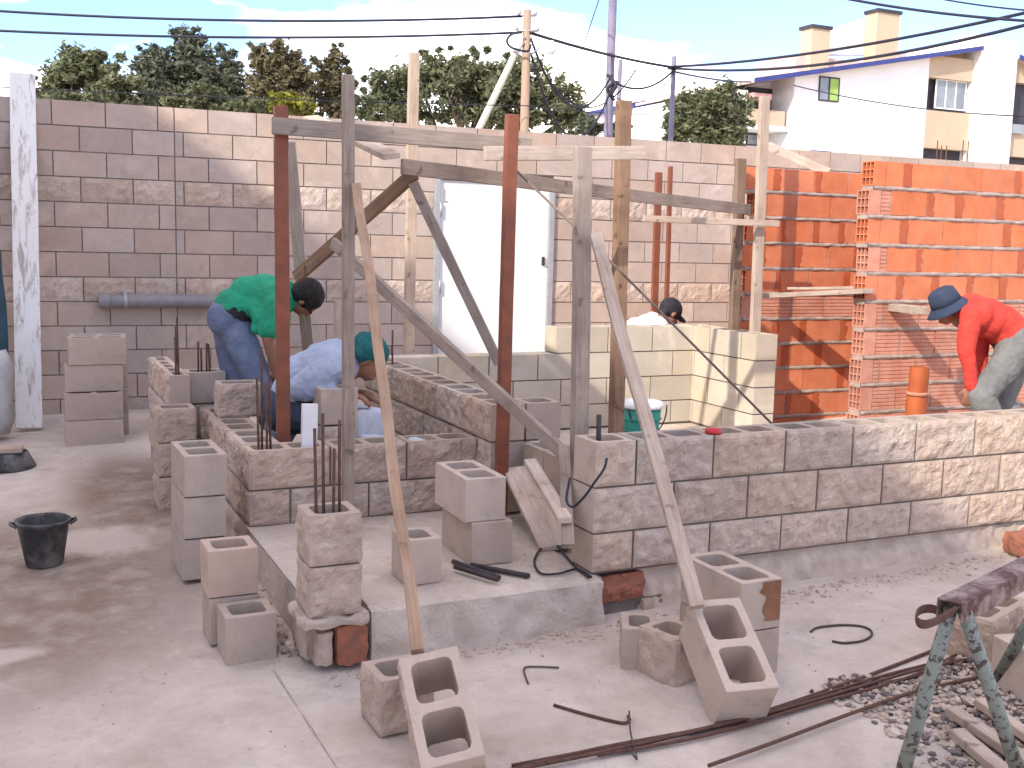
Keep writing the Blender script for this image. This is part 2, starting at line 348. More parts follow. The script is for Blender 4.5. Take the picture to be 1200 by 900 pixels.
def wall(mb,O,S,T,courses,W=.19,H=.2,L=.4,matb=0,matm=2,mats_=1,tv=.5,seedb=0,jw=.01,cuts=()):
    """courses from top: dict(z=top z, s0, s1, ph=joint phase, split=bool/sides, hollow=bool, h=height). Vertical/bed joints recessed."""
    r=random.Random(100+seedb)
    for ci,c in enumerate(courses):
        h=c.get('h',H); zt=c['z']; zb=zt-h+jw; s0,s1=c['s0'],c['s1']; js=[]
        n=math.floor((s0-c['ph'])/L)-1
        while True:
            x=c['ph']+n*L; n+=1
            if x<=s0+.06: continue
            if x>=s1-.06: break
            js.append(x)
        js=sorted(js+[q for q in cuts if s0+.05<q<s1-.05 and all(abs(q-j)>.02 for j in js)])
        ed=[s0]+js+[s1]
        for i in range(len(ed)-1):
            a=ed[i]+(jw/2 if i else 0); b=ed[i+1]-(jw/2 if i<len(ed)-2 else 0); ln=b-a
            tint=(min(1,max(0,.5+(r.random()-.5)*tv*2)),r.random())
            sp=c.get('split',()); sp=set(sp)
            if i>0: sp-={'left'}
            if i<len(ed)-2: sp-={'right'}
            off=(r.random()-.5)*.004
            add_block(mb,O+S*a+T*off+V3((0,0,zb)),S,T,ln,W,h-jw,cells=(0 if not c.get('hollow') else (1 if ln<.25 else 2)),split=tuple(sp),tint=tint,seed=r.random()*90,mi=matb,ms=mats_,res=c.get('res',.014),amp=c.get('amp',.015))
            if i<len(ed)-2:
                x0=b-.001;x1=ed[i+1]+jw/2+.001
                mbx(mb,O,S,T,x0,x1,.008,W-.008,zb,zt-.001,matm)
        mbx(mb,O,S,T,s0+.007,s1-.007,.007,W-.007,zt-h-.001,zb+.001,matm)
def mbx(mb,O,S,T,s0,s1,t0,t1,z0,z1,mi,tint=(.5,.5)):
    vs=[O+S*a+T*b+V3((0,0,c)) for c in (z0,z1) for a,b in ((s0,t0),(s1,t0),(s1,t1),(s0,t1))]
    mb.add(vs,[(0,3,2,1),(4,5,6,7),(0,1,5,4),(1,2,6,5),(2,3,7,6),(3,0,4,7)],mi,tint)
X=V3((1,0,0));Y=V3((0,1,0));Z=V3((0,0,1))
# ------------------------------------------------------------------ ground, slab
mb=MB()
xs=sorted(set([-300,-150,-80,-40,-20,-12]+[round(-8+.5*i,2) for i in range(33)]+[12,20,40,80,150,300])); ys=sorted(set([-300,-100,-40,-15]+[round(-8+.5*i,2) for i in range(31)]+[10,20,40,80,150,300]))
vs=[(x,y,gz(x,y)) for y in ys for x in xs]; nx=len(xs)
mb.add(vs,[(j*nx+i,j*nx+i+1,(j+1)*nx+i+1,(j+1)*nx+i) for j in range(len(ys)-1) for i in range(nx-1)],0,(.5,.5),True)
tag(build('ground',mb,'ground'),kind='structure')
# raised floor slab of the building, rough cast front edge
mb=MB()
def slab_piece(x0,x1,y0,y1,zt,front=True,left=True,seed=0,zb=-.86):
    nx=max(2,int((x1-x0)/.03)); 
    mb.box((x0+.0,y0+.02,zb),(x1,y1,zt-.012))
    # top with softened, slightly wavy lip
    ny=max(2,int((y1-y0)/.06)); vs=[]
    for j in range(ny+1):
        for i in range(nx+1):
            x=x0+(x1-x0)*i/nx; y=y0+(y1-y0)*j/ny
            e=.012*math.exp(-((y-y0)/.02)**2) if front else 0
            w=.006*noise.noise(V3((x*7,y*7,seed))); yy=y+(.018*noise.fractal(V3((x*6,seed,0)),1,2,3) if j==0 else 0)
            vs.append((x,yy,zt+w*.6-e))
    mb.add(vs,[(j*(nx+1)+i,j*(nx+1)+i+1,(j+1)*(nx+1)+i+1,(j+1)*(nx+1)+i) for j in range(ny) for i in range(nx)],0,(.5,.5),True)
    if front:
        nz=7; vs2=[]
        for k in range(nz+1):
            for i in range(nx+1):
                x=x0+(x1-x0)*i/nx; z=zt-.012-(zt-.012-zb)*k/nz
                y=y0+.018*noise.fractal(V3((x*6,seed,0)),1,2,3)-(.02*k/nz+.03*noise.fractal(V3((x*9,z*11,seed+5)),.8,2,5) if k else 0)
                if k==0: z=vs[i][2]
                vs2.append((x,y,z))
        mb.add(vs2,[(k*(nx+1)+i,k*(nx+1)+i+1,(k+1)*(nx+1)+i+1,(k+1)*(nx+1)+i) for k in range(nz) for i in range(nx)],0,(.5,.5),True)
slab_piece(-1.0,.02,-.07,1.3,-.575,seed=2)
slab_piece(-1.21,-1.0,.17,1.3,-.575,seed=2)
mb.box((.02,.19,-.86),(5,5.2,-.588)); mb.box((-1.19,1.3,-.86),(.02,5.2,-.588))
tag(build('floor_slab',mb,'slab',recalc=False),kind='structure')
# ------------------------------------------------------------------ masonry walls
def wall_thing(name,label,base,mbs,mats,group=None):
    t=empty(name,base,label,'wall',group); return t
# front wall, split-face blocks
fw=empty('block_wall',(0,0,-.75),'long low split-face block wall in the foreground, three courses high, open cells along its top','wall','unfinished block walls')
mb=MB(); s1=4.6
wall(mb,V3((0,0,0)),X,Y,[dict(z=0,s0=0,s1=s1,ph=.2,split=('front',),hollow=True),dict(z=-.2,s0=0,s1=s1,ph=0,split=('front',)),dict(z=-.4,s0=0,s1=s1,ph=.2,split=('front',),h=.172)],seedb=3,tv=.35)
build('masonry',mb,['block','split','mortar'],fw)
mb=MB()
vs=[];nx=330;nz=14
for k in range(nz+1):
    for i in range(nx+1):
        x=.24+(s1-.24)*i/nx; z=-.574-.30*k/nz
        y=.02-.05*(k/nz)**1.5+(.02*noise.fractal(V3((x*5,z*6,3)),.9,2,4))-(.03 if k>8 else 0)*abs(noise.noise(V3((x*8,z*4,1))))
        gap=max(0,min(1,2.5*(noise.noise(V3((x*2.3,7,0)))+.28)))*(1 if x<1.9 else .4)
        y+=.045*gap*max(0,1-k/2.6)+.012*noise.noise(V3((x*22,z*22,2)))
        vs.append((x,y,z))
mb.add(vs,[(k*(nx+1)+i,k*(nx+1)+i+1,(k+1)*(nx+1)+i+1,(k+1)*(nx+1)+i) for k in range(nz) for i in range(nx)],0,(.5,.5),True)
mb.box((.24,.03,-.9),(s1,.2,-.576))
build('footing',mb,'mortarl',fw,recalc=False)
# L shaped wall on the left
lw=empty('block_wall',(-1.2,1.25,-.75),'low L-shaped split-face block wall on the left with open cells, two men behind it','wall','unfinished block walls')
mb=MB()
wall(mb,V3((-1.2,1.25,0)),X,Y,[dict(z=-.2,s0=0,s1=1.19,ph=0,split=('front','left'),hollow=True),dict(z=-.4,s0=0,s1=1.19,ph=.2,split=('front','left'),h=.18)],seedb=4,tv=.35)
wall(mb,V3((-1.2,1.45,0)),Y,X,[dict(z=-.2,s0=0,s1=1.27,ph=.0,split=('front',),hollow=True),dict(z=-.4,s0=0,s1=1.27,ph=.2,split=('front',),h=.18)],seedb=5,tv=.35)
build('masonry',mb,['block','split','mortar'],lw)
mb=MB()
vs,fs=rough_grid(V3((-1.21,1.22,-.9)),V3((-1.21,2.9,-.9)),V3((-1.21,2.9,-.576)),V3((-1.21,1.22,-.576)),-X,50,10,.03,3,freq=6); mb.add(vs,fs,0,(.5,.5),True)
mb.box((-1.20,1.22,-.9),(-1.0,2.9,-.582)); build('footing',mb,'mortarl',lw,recalc=False)
# middle wall running back
mw=empty('block_wall',(0,1.09,-.58),'middle block wall running back towards the white door, its open cells facing up','wall','unfinished block walls')
mb=MB()
wall(mb,V3((0,1.09,0)),Y,X,[dict(z=0,s0=0,s1=2.2,ph=.0,split=('front',),hollow=True),dict(z=-.2,s0=0,s1=2.2,ph=.2,split=('front',)),dict(z=-.4,s0=0,s1=2.2,ph=0,split=('front',),h=.18)],seedb=6,tv=.3)
wall(mb,V3((.2,1.09,0)),X,Y,[dict(z=0,s0=0,s1=.2,ph=.2,hollow=True),dict(z=-.2,s0=0,s1=.02,ph=.2),],seedb=9,tv=.3)
build('masonry',mb,['block','split','mortar'],mw)
# cream wall: long run and return
cw=empty('block_wall',(2.75,2.5,-.58),'sunlit cream block wall with a corner return beside the orange brick wall','wall','unfinished block walls')
mb=MB()
wall(mb,V3((.2,3.3,0)),X,Y,[dict(z=.2,s0=1.3,s1=2.54,ph=.15+.0,hollow=True),dict(z=0,s0=0,s1=2.54,ph=.35,hollow=False),dict(z=-.2,s0=0,s1=2.54,ph=.15),dict(z=-.4,s0=0,s1=2.54,ph=.35,h=.18)],seedb=7,tv=.3)
wall(mb,V3((2.74,2.5,0)),Y,X,[dict(z=.2,s0=0,s1=.99,ph=0.18,hollow=True),dict(z=0,s0=0,s1=.99,ph=.38),dict(z=-.2,s0=0,s1=.99,ph=.18),dict(z=-.4,s0=0,s1=.99,ph=.38,h=.18)],seedb=8,tv=.3)
build('masonry',mb,['cream','split','mortar'],cw)
# low shaded row between middle wall and front wall
lo=empty('block_wall',(.17,.22,-.58),'short low row of shaded blocks behind the leaning planks at the end of the foreground wall','wall','unfinished block walls')
mb=MB(); wall(mb,V3((.17,.22,0)),Y,X,[dict(z=-.2,s0=0,s1=.84,ph=.2,hollow=True),dict(z=-.4,s0=0,s1=.84,ph=0,h=.18)],seedb=11,tv=.3); build('masonry',mb,['block','split','mortar'],lo)
# short rear row at the left
rr=empty('block_wall',(-1.45,2.75,-.7),'short row of blocks running back from the rebar pillar to the rear wall','wall','unfinished block walls')
mb=MB(); wall(mb,V3((-1.385,2.66,0)),Y,X,[dict(z=0,s0=0,s1=1.05,ph=0,split=('front',),hollow=True),dict(z=-.2,s0=0,s1=1.05,ph=.2,split=('front',)),dict(z=-.4,s0=0,s1=1.05,ph=0,split=('front',)),dict(z=-.6,s0=0,s1=1.05,ph=.2)],W=.115,seedb=12,tv=.3); build('masonry',mb,['block','split','mortar'],rr)
def rebars(par,pts,ztops,zb,mat='rust',r=.006):
    for (x,y),zt in zip(pts,ztops):
        m2=MB(); dx=rnd.uniform(-.012,.012); m2.tube([(x,y,zb),(x+dx*.4,y,(zb+zt)/2),(x+dx,y+dx*.5,zt)],r,6); build('rebar',m2,mat,par)
rebars(rr,[(-1.335,2.75),(-1.315,2.78),(-1.33,2.8)],[.22,.34,.28],-.2)
rebars(lw,[(-1.135,1.33),(-1.115,1.36),(-1.10,1.31),(-1.075,1.34)],[.15,.28,.12,.26],-.38)
# back boundary wall
TH=-.0417; BS=V3((math.cos(TH),math.sin(TH),0)); BT=V3((-math.sin(TH),math.cos(TH),0)); BO=V3((-1.886,5.56,0))
def bw(s,t,z): return BO+BS*s+BT*t+V3((0,0,z))
bk=empty('boundary_wall',bw(0,0,-.6),'tall pinkish-grey block wall across the back of the yard with bands of split-face blocks','wall')
mb=MB(); cs=[]
for k in range(13):
    sp=k in (3,7)
    cs.append(dict(z=1.861-.2*k,s0=-6.0,s1=13.2,ph=(0 if k%2==0 else .2),split=('front',) if sp else (),res=.035,amp=.014))
# the door opening
DX0,DX1,DZ=bw(0,0,0).x,0,0
d0=(1.30-BO.x)/BS.x; d1=(2.50-BO.x)/BS.x; dzt=1.43
for c in cs:
    zt=c['z']
    if zt-.2<dzt-.12:
        for a,b in ((c['s0'],d0),(d1,c['s1'])):
            q=dict(c); q['s0']=a; q['s1']=b; wall(mb,BO,BS,BT,[q],seedb=int(zt*100)+int(a*10),tv=.33,cuts=(.93,),matm=2)
    else: wall(mb,BO,BS,BT,[c],seedb=int(zt*100),tv=.33,cuts=(.93,))
build('masonry',mb,['blockp','split','mortarw'],bk)
# door in the back wall
dr=empty('metal_door',bw((d0+d1)/2,0,-.58),'white metal door in a grey frame set in the back wall','door')
def bbox(mbb,s0,s1,t0,t1,z0,z1,mi=0): mbx(mbb,BO,BS,BT,s0,s1,t0,t1,z0,z1,mi)
mb=MB(); bbox(mb,d0+.055,d1-.055,-.01,.035,-.57,dzt-.05); 
build('door_panel',mb,'doorwhite',dr,bevel=.004)
mb=MB(); bbox(mb,d0,d0+.055,-.035,.06,-.6,dzt); bbox(mb,d1-.055,d1,-.035,.06,-.6,dzt); bbox(mb,d0+.056,d1-.056,-.035,.06,dzt-.05,dzt); build('door_frame',mb,'doorgrey',dr,bevel=.004)
mb=MB(); bbox(mb,d1-.115,d1-.09,-.03,-.008,.62,.70); bbox(mb,d1-.11,d1-.095,-.05,-.03,.63,.645); build('door_latch',mb,'darksteel',dr,bevel=.002)
for zz in (1.05,.35,-.3):
    mb=MB(); mb.tube([bw(d0+.06,-.03,zz),bw(d0+.06,-.03,zz+.12)],.012,10); build('hinge',mb,'doorgrey',dr)
mb=MB(); bbox(mb,d0+.09,d0+.1,-.016,-.008,1.18,1.3); bbox(mb,d0+.1,d0+.13,-.016,-.008,1.18,1.19); build('bracket',mb,'doorgrey',dr)
# ------------------------------------------------------------------ hollow clay brick walls
def clay_wall(mb,O,S,T,zt,n,L,stepfun,W=.12,seed=1,ribs=(),pale=()):
    r=random.Random(seed); H=.2; h=.168; bl=.345
    for k in range(n):
        z0=zt-k*H-h; s0=stepfun(k); ph=(0 if k%2==0 else bl/2)+s0*0; x=0; ed=[s0]
        q=ph if ph>s0+.05 else ph+bl
        while q<L-.05:
            if q>s0+.08: ed.append(q)
            q+=bl
        ed.append(L)
        rib=k in ribs
        for i in range(len(ed)-1):
            a=ed[i]+(0.006 if i else 0); b=ed[i+1]-.006; tint=(.5+(r.random()-.5)*.6,r.random()); mi=1 if rib or (i==0 and k in pale) else 0
            off=(r.random()-.5)*.004
            o=O+S*a+T*off+V3((0,0,z0))
            if i==0: # end brick shows its nine cells
                add_brick_end(mb,o,S,T,b-a,W,h,tint,mi)
            elif mi==1: add_ribbed(mb,o,S,T,b-a,W,h,tint,mi)
            else: mbx(mb,o,S,T,0,b-a,0,W,0,h,mi,tint)
            if i: mbx(mb,O,S,T,ed[i]-.007,ed[i]+.007,.005,W-.005,z0,z0+h,3 if r.random()<.7 else 0)
            if i and not rib and r.random()<.55: # darker smear beside a joint
                smear(mb,O+S*(ed[i]+(.006 if r.random()<.5 else -.07)),S,T,.05+.03*r.random(),z0+.004,z0+h-.004,r.random()*50)
        # squeezed-out mortar bed
        nx=int((L-s0)/.03); vs=[]
        for j in range(5):
            for i in range(nx+1):
                s=s0+.004+(L-s0-.008)*i/nx; zz=z0-.032+.032*j/4
                out=(.006+.012*noise.fractal(V3((s*9,k*3.3+j*.3,seed)),.9,2,3)) if 0<j<4 else -.004
                dz=.012*noise.noise(V3((s*12,k*5,seed+9))) if j in (0,4) else 0
                vs.append(O+S*s-T*out+V3((0,0,zz+dz*0.5)))
        mb.add(vs,[(j*(nx+1)+i,j*(nx+1)+i+1,(j+1)*(nx+1)+i+1,(j+1)*(nx+1)+i) for j in range(4) for i in range(nx)],3,(.5,.5),True)
        mbx(mb,O,S,T,s0+.004,L-.004,.006,W-.006,z0-.0325,z0-.0005,3)
def smear(mb,o,S,T,w,z0,z1,seed):
    vs=[];n=6
    for j in range(n+1):
        z=z0+(z1-z0)*j/n; a=.012*noise.noise(V3((j*.9,seed,0))); b=w*(1+.5*noise.noise(V3((j*.7,seed,5))))
        vs+=[o+S*a-T*.004+V3((0,0,z)),o+S*b-T*.004+V3((0,0,z))]
    mb.add(vs,[(2*j,2*j+1,2*j+3,2*j+2) for j in range(n)],4)
def add_ribbed(mb,o,S,T,L,W,h,tint,mi):
    nr=6; prof=[]
    for i in range(nr):
        z0=h*i/nr; z1=h*(i+1)/nr; prof+=[(0,z0+.001),(0,z1-.009),(.005,z1-.007),(.005,z1-.001)]
    prof=[(0,0)]+prof+[(0,h)]
    vs=[];n=len(prof)
    for s in (0,L):
        for t,z in prof: vs.append(o+S*s+T*t+V3((0,0,z)))
    mb.add(vs,[(i,i+1,n+i+1,n+i) for i in range(n-1)],mi,tint)
    mbx(mb,o,S,T,0,L,.0055,W,0,h,mi,tint)
def add_brick_end(mb,o,S,T,L,W,h,tint,mi,cols=3,rows=3):
    # frame of webs with deep cells
    wt=.0075; cwid=(W-wt*(cols+1))/cols; chh=(h-wt*(rows+1))/rows; dp=.11
    for c in range(cols+1): mbx(mb,o,S,T,0,dp,c*(cwid+wt),c*(cwid+wt)+wt,0,h,mi,tint)
    for r in range(rows+1):
        for c in range(cols): mbx(mb,o,S,T,0,dp,c*(cwid+wt)+wt,(c+1)*(cwid+wt),r*(chh+wt),r*(chh+wt)+wt,mi,tint)
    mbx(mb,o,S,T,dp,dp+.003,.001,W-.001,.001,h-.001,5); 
    if mi==1: add_ribbed(mb,o+S*(dp+.003),S,T,L-dp-.003,W,h,tint,mi)
    else: mbx(mb,o,S,T,dp+.003,L,0,W,0,h,mi,tint)
    # ragged sprigs of broken web inside the cells
BM=['brickred','brickpink','brickdark','redmortar','wet','brickdark']
r2=empty('brick_wall',(3.3,2.0,-.62),'nearer orange hollow-brick wall at the right, behind the man in red','wall','orange hollow brick walls')
mb=MB(); clay_wall(mb,V3((3.29,2.0,0)),X,Y,1.455,11,4.0,lambda k:[0,-.03,-.02,.0,-.01,0,.01,0,.01,0,0][k],seed=5,ribs=(5,6,7,8,9,10),pale=(1,3))
build('brickwork',mb,BM,r2,recalc=False)
r1=empty('brick_wall',(2.98,3.05,-.6),'farther orange hollow-brick wall between the timber posts and the nearer one','wall','orange hollow brick walls')
mb=MB(); clay_wall(mb,V3((2.97,3.05,0)),X,Y,1.455,11,4.0,lambda k:[-.0,.12,.05,.03,.06,.04,.02,.05,.0,.03,0][k],seed=9,ribs=(5,))
build('brickwork',mb,BM,r1,recalc=False)
# ------------------------------------------------------------------ loose blocks
def loose(label,F,z0,along='x',L=.39,cells=2,split=(),mat='block',tint=None,yaw=0,group=None,H=.19,W=.19,cat='concrete block',amp=.012):
    """F: front-left corner on plan; 'y' = block lies end-on, its length running back"""
    mb=MB(); t=tint or (rnd.uniform(.38,.62),rnd.random()); sd=rnd.random()*50
    if along=='x': add_block(mb,V3((-L/2,-W/2,0)),X,Y,L,W,H,cells,split,t,sd,amp=amp)
    else: add_block(mb,V3((-W/2,-L/2,0)),Y,X,L,W,H,cells,split,t,sd,amp=amp)
    hx,hy=(L/2,W/2) if along=='x' else (W/2,L/2)
    o=build('concrete_block',mb,[mat,'split'],loc=(F[0]+hx,F[1]+hy,z0),rot=(0,0,yaw),bevel=.0035)
    return tag(o,label,cat,group)
G='loose concrete blocks standing about the site'
# stack at the back left
gl='blocks stacked by the rear wall'
bx,by,bz=-1.9,4.27,-.70
loose('bottom block at the front of the stack by the rear wall',(bx,by),bz,group=gl,tint=(.58,.5))
loose('second block up, its open cells showing, in the stack by the rear wall',(bx,by),bz+.195,group=gl,tint=(.45,.6))
loose('third block up, set back a little, in the stack by the rear wall',(bx+.01,by+.07),bz+.39,group=gl,tint=(.5,.5))
loose('front block on top of the stack by the rear wall',(bx+.035,by+.06),bz+.585,group=gl,tint=(.42,.6))
for k,lb in enumerate(('bottom block hidden behind the stack by the rear wall','second block of the hidden rear column of the stack by the rear wall','third block of the rear column of the stack by the rear wall','rear block on top of the stack, standing behind the front one')):
    loose(lb,(bx+.06,by+.27),bz+.195*k,group=gl)
# three high, end-on, left of the L wall
gp='blocks piled beside the L-shaped wall'
for k,lb in enumerate(('lowest of three end-on blocks piled at the left outside the L-shaped wall','middle of three end-on blocks piled at the left outside the L-shaped wall','top of three end-on blocks piled at the left outside the L-shaped wall, two cells showing')):
    loose(lb,(-1.54+.004*k,1.07-.006*k),-.75+.197*k,'y',group=gp,tint=(.52,.3),yaw=.01*k)
for k,lb in enumerate(('lowest rough half block of the dark pile behind the end-on blocks','middle rough half block of the dark pile behind the end-on blocks','top rough half block of the dark pile behind the end-on blocks, one cell open')):
    loose(lb,(-1.49,2.36),-.735+.197*k,'x',L=.21,cells=1,split=('front','left'),group=gp,tint=(.35,.6))
p=PZ(262,490,-.2)
loose('rough block lying loose across the top of the L-shaped wall',(p.x-.02,p.y),-.198,'x',L=.24,cells=1,split=('front','left'),tint=(.36,.5),yaw=-.08,group=G)
# rebar pillar at the back left
pl=empty('block_pillar',(-1.15,2.9,-.7),'smooth block pillar with four thin rebars, in front of the man in green','pillar','block pillars with rebars')
mb=MB()
for k in range(3): add_block(mb,V3((-1.265,2.80,-.2*k-.192)),X,Y,.23,.19,.19,1,(),(.55,.4),k)
mb.box((-1.26,2.805,-.80),(-1.04,2.985,-.594)); build('masonry',mb,['block','split'],pl,bevel=.0035)
rebars(pl,[(-1.19,2.87),(-1.16,2.92),(-1.14,2.86),(-1.11,2.91)],[.18,.13,.17,.16],-.2)
# pillar beside the crouching man
pm=empty('block_pillar',(-.66,1.75,-.58),'short smooth block pillar in front of the crouching man','pillar','block pillars with rebars')
p=PZ(378,512,-.2); mb=MB()
for k in range(3): add_block(mb,V3((p.x+.0,1.56,.045-.2*k-.19)),X,Y,.20,.19,.19,1,('front',) if k==1 else (),(.5,.4),k)
build('masonry',mb,['block','split'],pm,bevel=.0035)
# front left pillar on its brick footing
pf=empty('block_pillar',(-1.145,.02,-.76),'rough block pillar with four tall rebars at the front corner of the slab','pillar','block pillars with rebars')
mb=MB()
for k in range(2): add_block(mb,V3((-1.245,-.10,-.185-.197*k-.19)),X,Y,.195,.19,.19,1,('front','left','right'),(.42,.5),k+20,amp=.014)
build('masonry',mb,['block','split'],pf)
rebars(pf,[(-1.20,-.03),(-1.165,.0),(-1.14,-.035),(-1.105,.0)],[.13,.18,.05,.15],-.38)
def lump(mb,c,d,seed,amp=.012,mi=0,rot=0,n=7):
    c=V3(c); Rm=Matrix.Rotation(rot,3,'Z')
    F=[(V3((0,0,1)),X,Y),(V3((0,0,-1)),X,Y),(X,Y,Z),(-X,Y,Z),(Y,X,Z),(-Y,X,Z)]
    D3=V3(d)/2
    for nrm,a,b in F:
        vs=[]
        for j in range(n+1):
            for i in range(n+1):
                p=nrm+a*(2*i/n-1)+b*(2*j/n-1); q=V3((p.x*D3.x,p.y*D3.y,p.z*D3.z))
                rr_=p.length; q=q*(1-.1*max(0,rr_-1.2)); w=noise.noise_vector(q*22+V3((seed,seed*2,0)))+noise.noise_vector(q*60)*.4
                vs.append(c+Rm@(q+w*amp))
        mb.add(vs,[(j*(n+1)+i,j*(n+1)+i+1,(j+1)*(n+1)+i+1,(j+1)*(n+1)+i) for j in range(n) for i in range(n)],mi,(.5,.5))
mb=MB(); lump(mb,(-1.15,.0,-.592),(.26,.26,.035),3); build('mortar_bed',mb,'mortarl',pf)
mb=MB(); lump(mb,(-1.085,-.04,-.69),(.12,.15,.16),5,.008); build('clay_brick',mb,'oldbrick',pf)
mb=MB(); lump(mb,(-1.185,-.06,-.70),(.06,.08,.13),6,.01); build('rubble_stone',mb,'split',pf)
mb=MB(); lump(mb,(-1.22,.08,-.69),(.05,.22,.15),8,.01); build('foundation_stone',mb,'block',pf)
# pink pair and half block in front of it
loose('lower half block under the pinkish one outside the slab corner',(-1.54,.315),-.785,L=.19,cells=1,tint=(.5,.5),group=G)
loose('pinkish half block on top of another, its rim stained orange',(-1.545,.31),-.59,L=.195,cells=1,mat='blockp',tint=(.8,1),split=('left',),group=G,amp=.006)
loose('grey half block standing alone on the yard at the foot of the pinkish pair',(-1.515,.115),-.80,L=.195,cells=1,tint=(.5,.35),group=G)
# on the slab
loose('half block standing on the slab beside the long leaning pole',(-.79,.13),-.572,L=.155,cells=1,tint=(.58,.4),yaw=.0,group=G)
p=PZ(553,664,-.572); loose('lower of two end-on blocks stacked on the slab',(p.x+.005,p.y),-.572,'y',tint=(.45,.5),yaw=-.03,group=G)
p2=PZ(547,561,-.185); loose('pale upper block of the two stacked on the slab, both cells showing',(p2.x,p2.y),-.38,'y',tint=(.78,.3),yaw=-.02,group=G)
# foreground right
loose('lower block of the pair behind the tilted block',(.2,-.765),-.785,'y',tint=(.5,.4),group=G)
t_=loose('upper block with a brown stain on its end, behind the tilted block',(.2,-.765),-.59,'y',tint=(.62,.4),group=G)
mb=MB(); vs=[];n=8
for j in range(n+1):
    z=.03+.155*j/n; a=-.0+.035*noise.noise(V3((j*.9,3,0))); vs+=[(a+ .02*(1-j/n),-.1965,z),(.088,-.1965,z)]
mb.add(vs,[(2*j,2*j+1,2*j+3,2*j+2) for j in range(n)]); 
MT['brownstain']=m_simple('brown_rust_stain',(.2,.09,.045),(.26,.13,.07),scale=14,rough=.9)
build('rust_stain',mb,'brownstain',t_).matrix_parent_inverse=Matrix()
loose('rough half block on the yard behind the tilted foreground block',(-1.155,-.655),-.80,L=.19,cells=1,split=('front','left'),tint=(.42,.5),yaw=.05,group=G)
loose('broken rough piece of block leaning on the tilted block at the right',(-.07,-.70),-.79,L=.17,cells=1,split=('front','left'),tint=(.4,.5),yaw=.25,group=G)
p=PG(760,785); loose('small broken grey block piece behind the rough one',(p.x-.06,p.y),-.785,L=.14,cells=1,tint=(.4,.4),yaw=-.5,H=.17,group=G)
p=PG(757,712); mb=MB(); lump(mb,(p.x,p.y,p.z+.02),(.06,.05,.045),31,.006); tag(build('concrete_chip',mb,'block'),'small pale concrete chip at the foot of the foreground wall','rubble')
p=PG(1183,812)
mb=MB(); add_block(mb,V3((-.195,-.095,0)),X,Y,.39,.19,.19,2,(),(.8,.4),3)
o=build('concrete_block',mb,['block','split'],loc=(p.x+.19,p.y+.05,gz(p.x,p.y)+.095),rot=(R_(90),0,R_(-12)),bevel=.0035); tag(o,'pale block lying on its side at the right edge, its cells facing out','concrete block',G)
p=PG(1140,772)
loose('brownish rough block lying behind the rusty sawhorse',(p.x-.05,p.y-.02),gz(p.x,p.y)-.01,L=.39,cells=2,split=('front','left'),tint=(.33,.9),yaw=.35,group=G)
# the two tilted blocks that wedge the braces
def at_dist(u,v,P,ln,near=True):
    r=ray(u,v); q=CP-P; a=r.dot(r); b=2*r.dot(q); c=q.dot(q)-ln*ln; dsc=b*b-4*a*c
    t=(-b+(-math.sqrt(max(0,dsc)) if near else math.sqrt(max(0,dsc))))/(2*a); return CP+r*t
def posed_block(name_label,O,L_,W_,split,tint):
    """O: corner of the cell face (bottom left), L_: direction up the block, W_: direction to the right"""
    L_=L_.normalized(); W_=(W_-L_*W_.dot(L_)).normalized(); N=L_.cross(W_) # points away from viewer?
    if N.dot(FW)<0: N=-N
    mb=MB(); add_block(mb,V3((0,0,0)),X,Y,.39,.19,.19,2,split,tint,7,res=.018)
    M_=Matrix((L_,W_,N)).transposed().to_4x4(); M_.translation=O
    o=build('concrete_block',mb,['block','split'],mat4=M_,bevel=.0035); return tag(o,name_label,'concrete block',G)
g1=PG(836,851); g2=PG(895,845); Wv=(g2-g1).normalized(); bl=at_dist(857,812,g1,.185,True); Hv=(bl-g1).normalized(); Hv=(Hv-Wv*Hv.dot(Wv)).normalized(); Lv=Wv.cross(Hv)
if Lv.z<0: Lv=-Lv
posed_block('smooth block tilted on its end at the foot of the right-hand brace',g1+Hv*.19,Lv,Wv,(),(.72,.4))
b0=PZ(494,903,-.70); tl=at_dist(467,772,b0,.39,False); tr=at_dist(541,763,tl,.19,True)
posed_block('rough-sided block tilted in the foreground, wedging the long left-hand brace',b0,tl-b0,tr-tl,('front',),(.68,.5))
# ------------------------------------------------------------------ timber
def board(label,p,q,w,t,mat,hint=None,name='timber_board',cat='timber board',group=None,wob=.003,tint=None,extra=None):
    p=V3(p);q=V3(q); d=q-p; L=d.length; d.normalize(); h=V3(hint) if hint is not None else RT
    h=(h-d*h.dot(d)).normalized(); n_=d.cross(h)
    mb=MB(); n=max(4,int(L/.12)); sd=rnd.random()*99; vs=[]
    for i in range(n+1):
        x=L*i/n; o1=wob*noise.noise(V3((x*2,sd,0))); o2=wob*noise.noise(V3((x*2,sd,9))); 
        for a,b in ((-1,-1),(1,-1),(1,1),(-1,1)): vs.append((x+(.004*noise.noise(V3((a*3+sd,b*2,i))) if i in (0,n) else 0),a*w/2+o1+.0015*noise.noise(V3((x*9,a,b+sd))),b*t/2+o2))
    mb.add(vs,[(4*i+k,4*i+(k+1)%4,4*i+4+(k+1)%4,4*i+4+k) for i in range(n) for k in range(4)]+[(3,2,1,0),(4*n,4*n+1,4*n+2,4*n+3)],0,tint or (rnd.uniform(.35,.65),rnd.random()))
    M_=Matrix((d,h,n_)).transposed().to_4x4(); M_.translation=p
    o=build(name,mb,mat,mat4=M_,bevel=.003); return tag(o,label,cat,group)
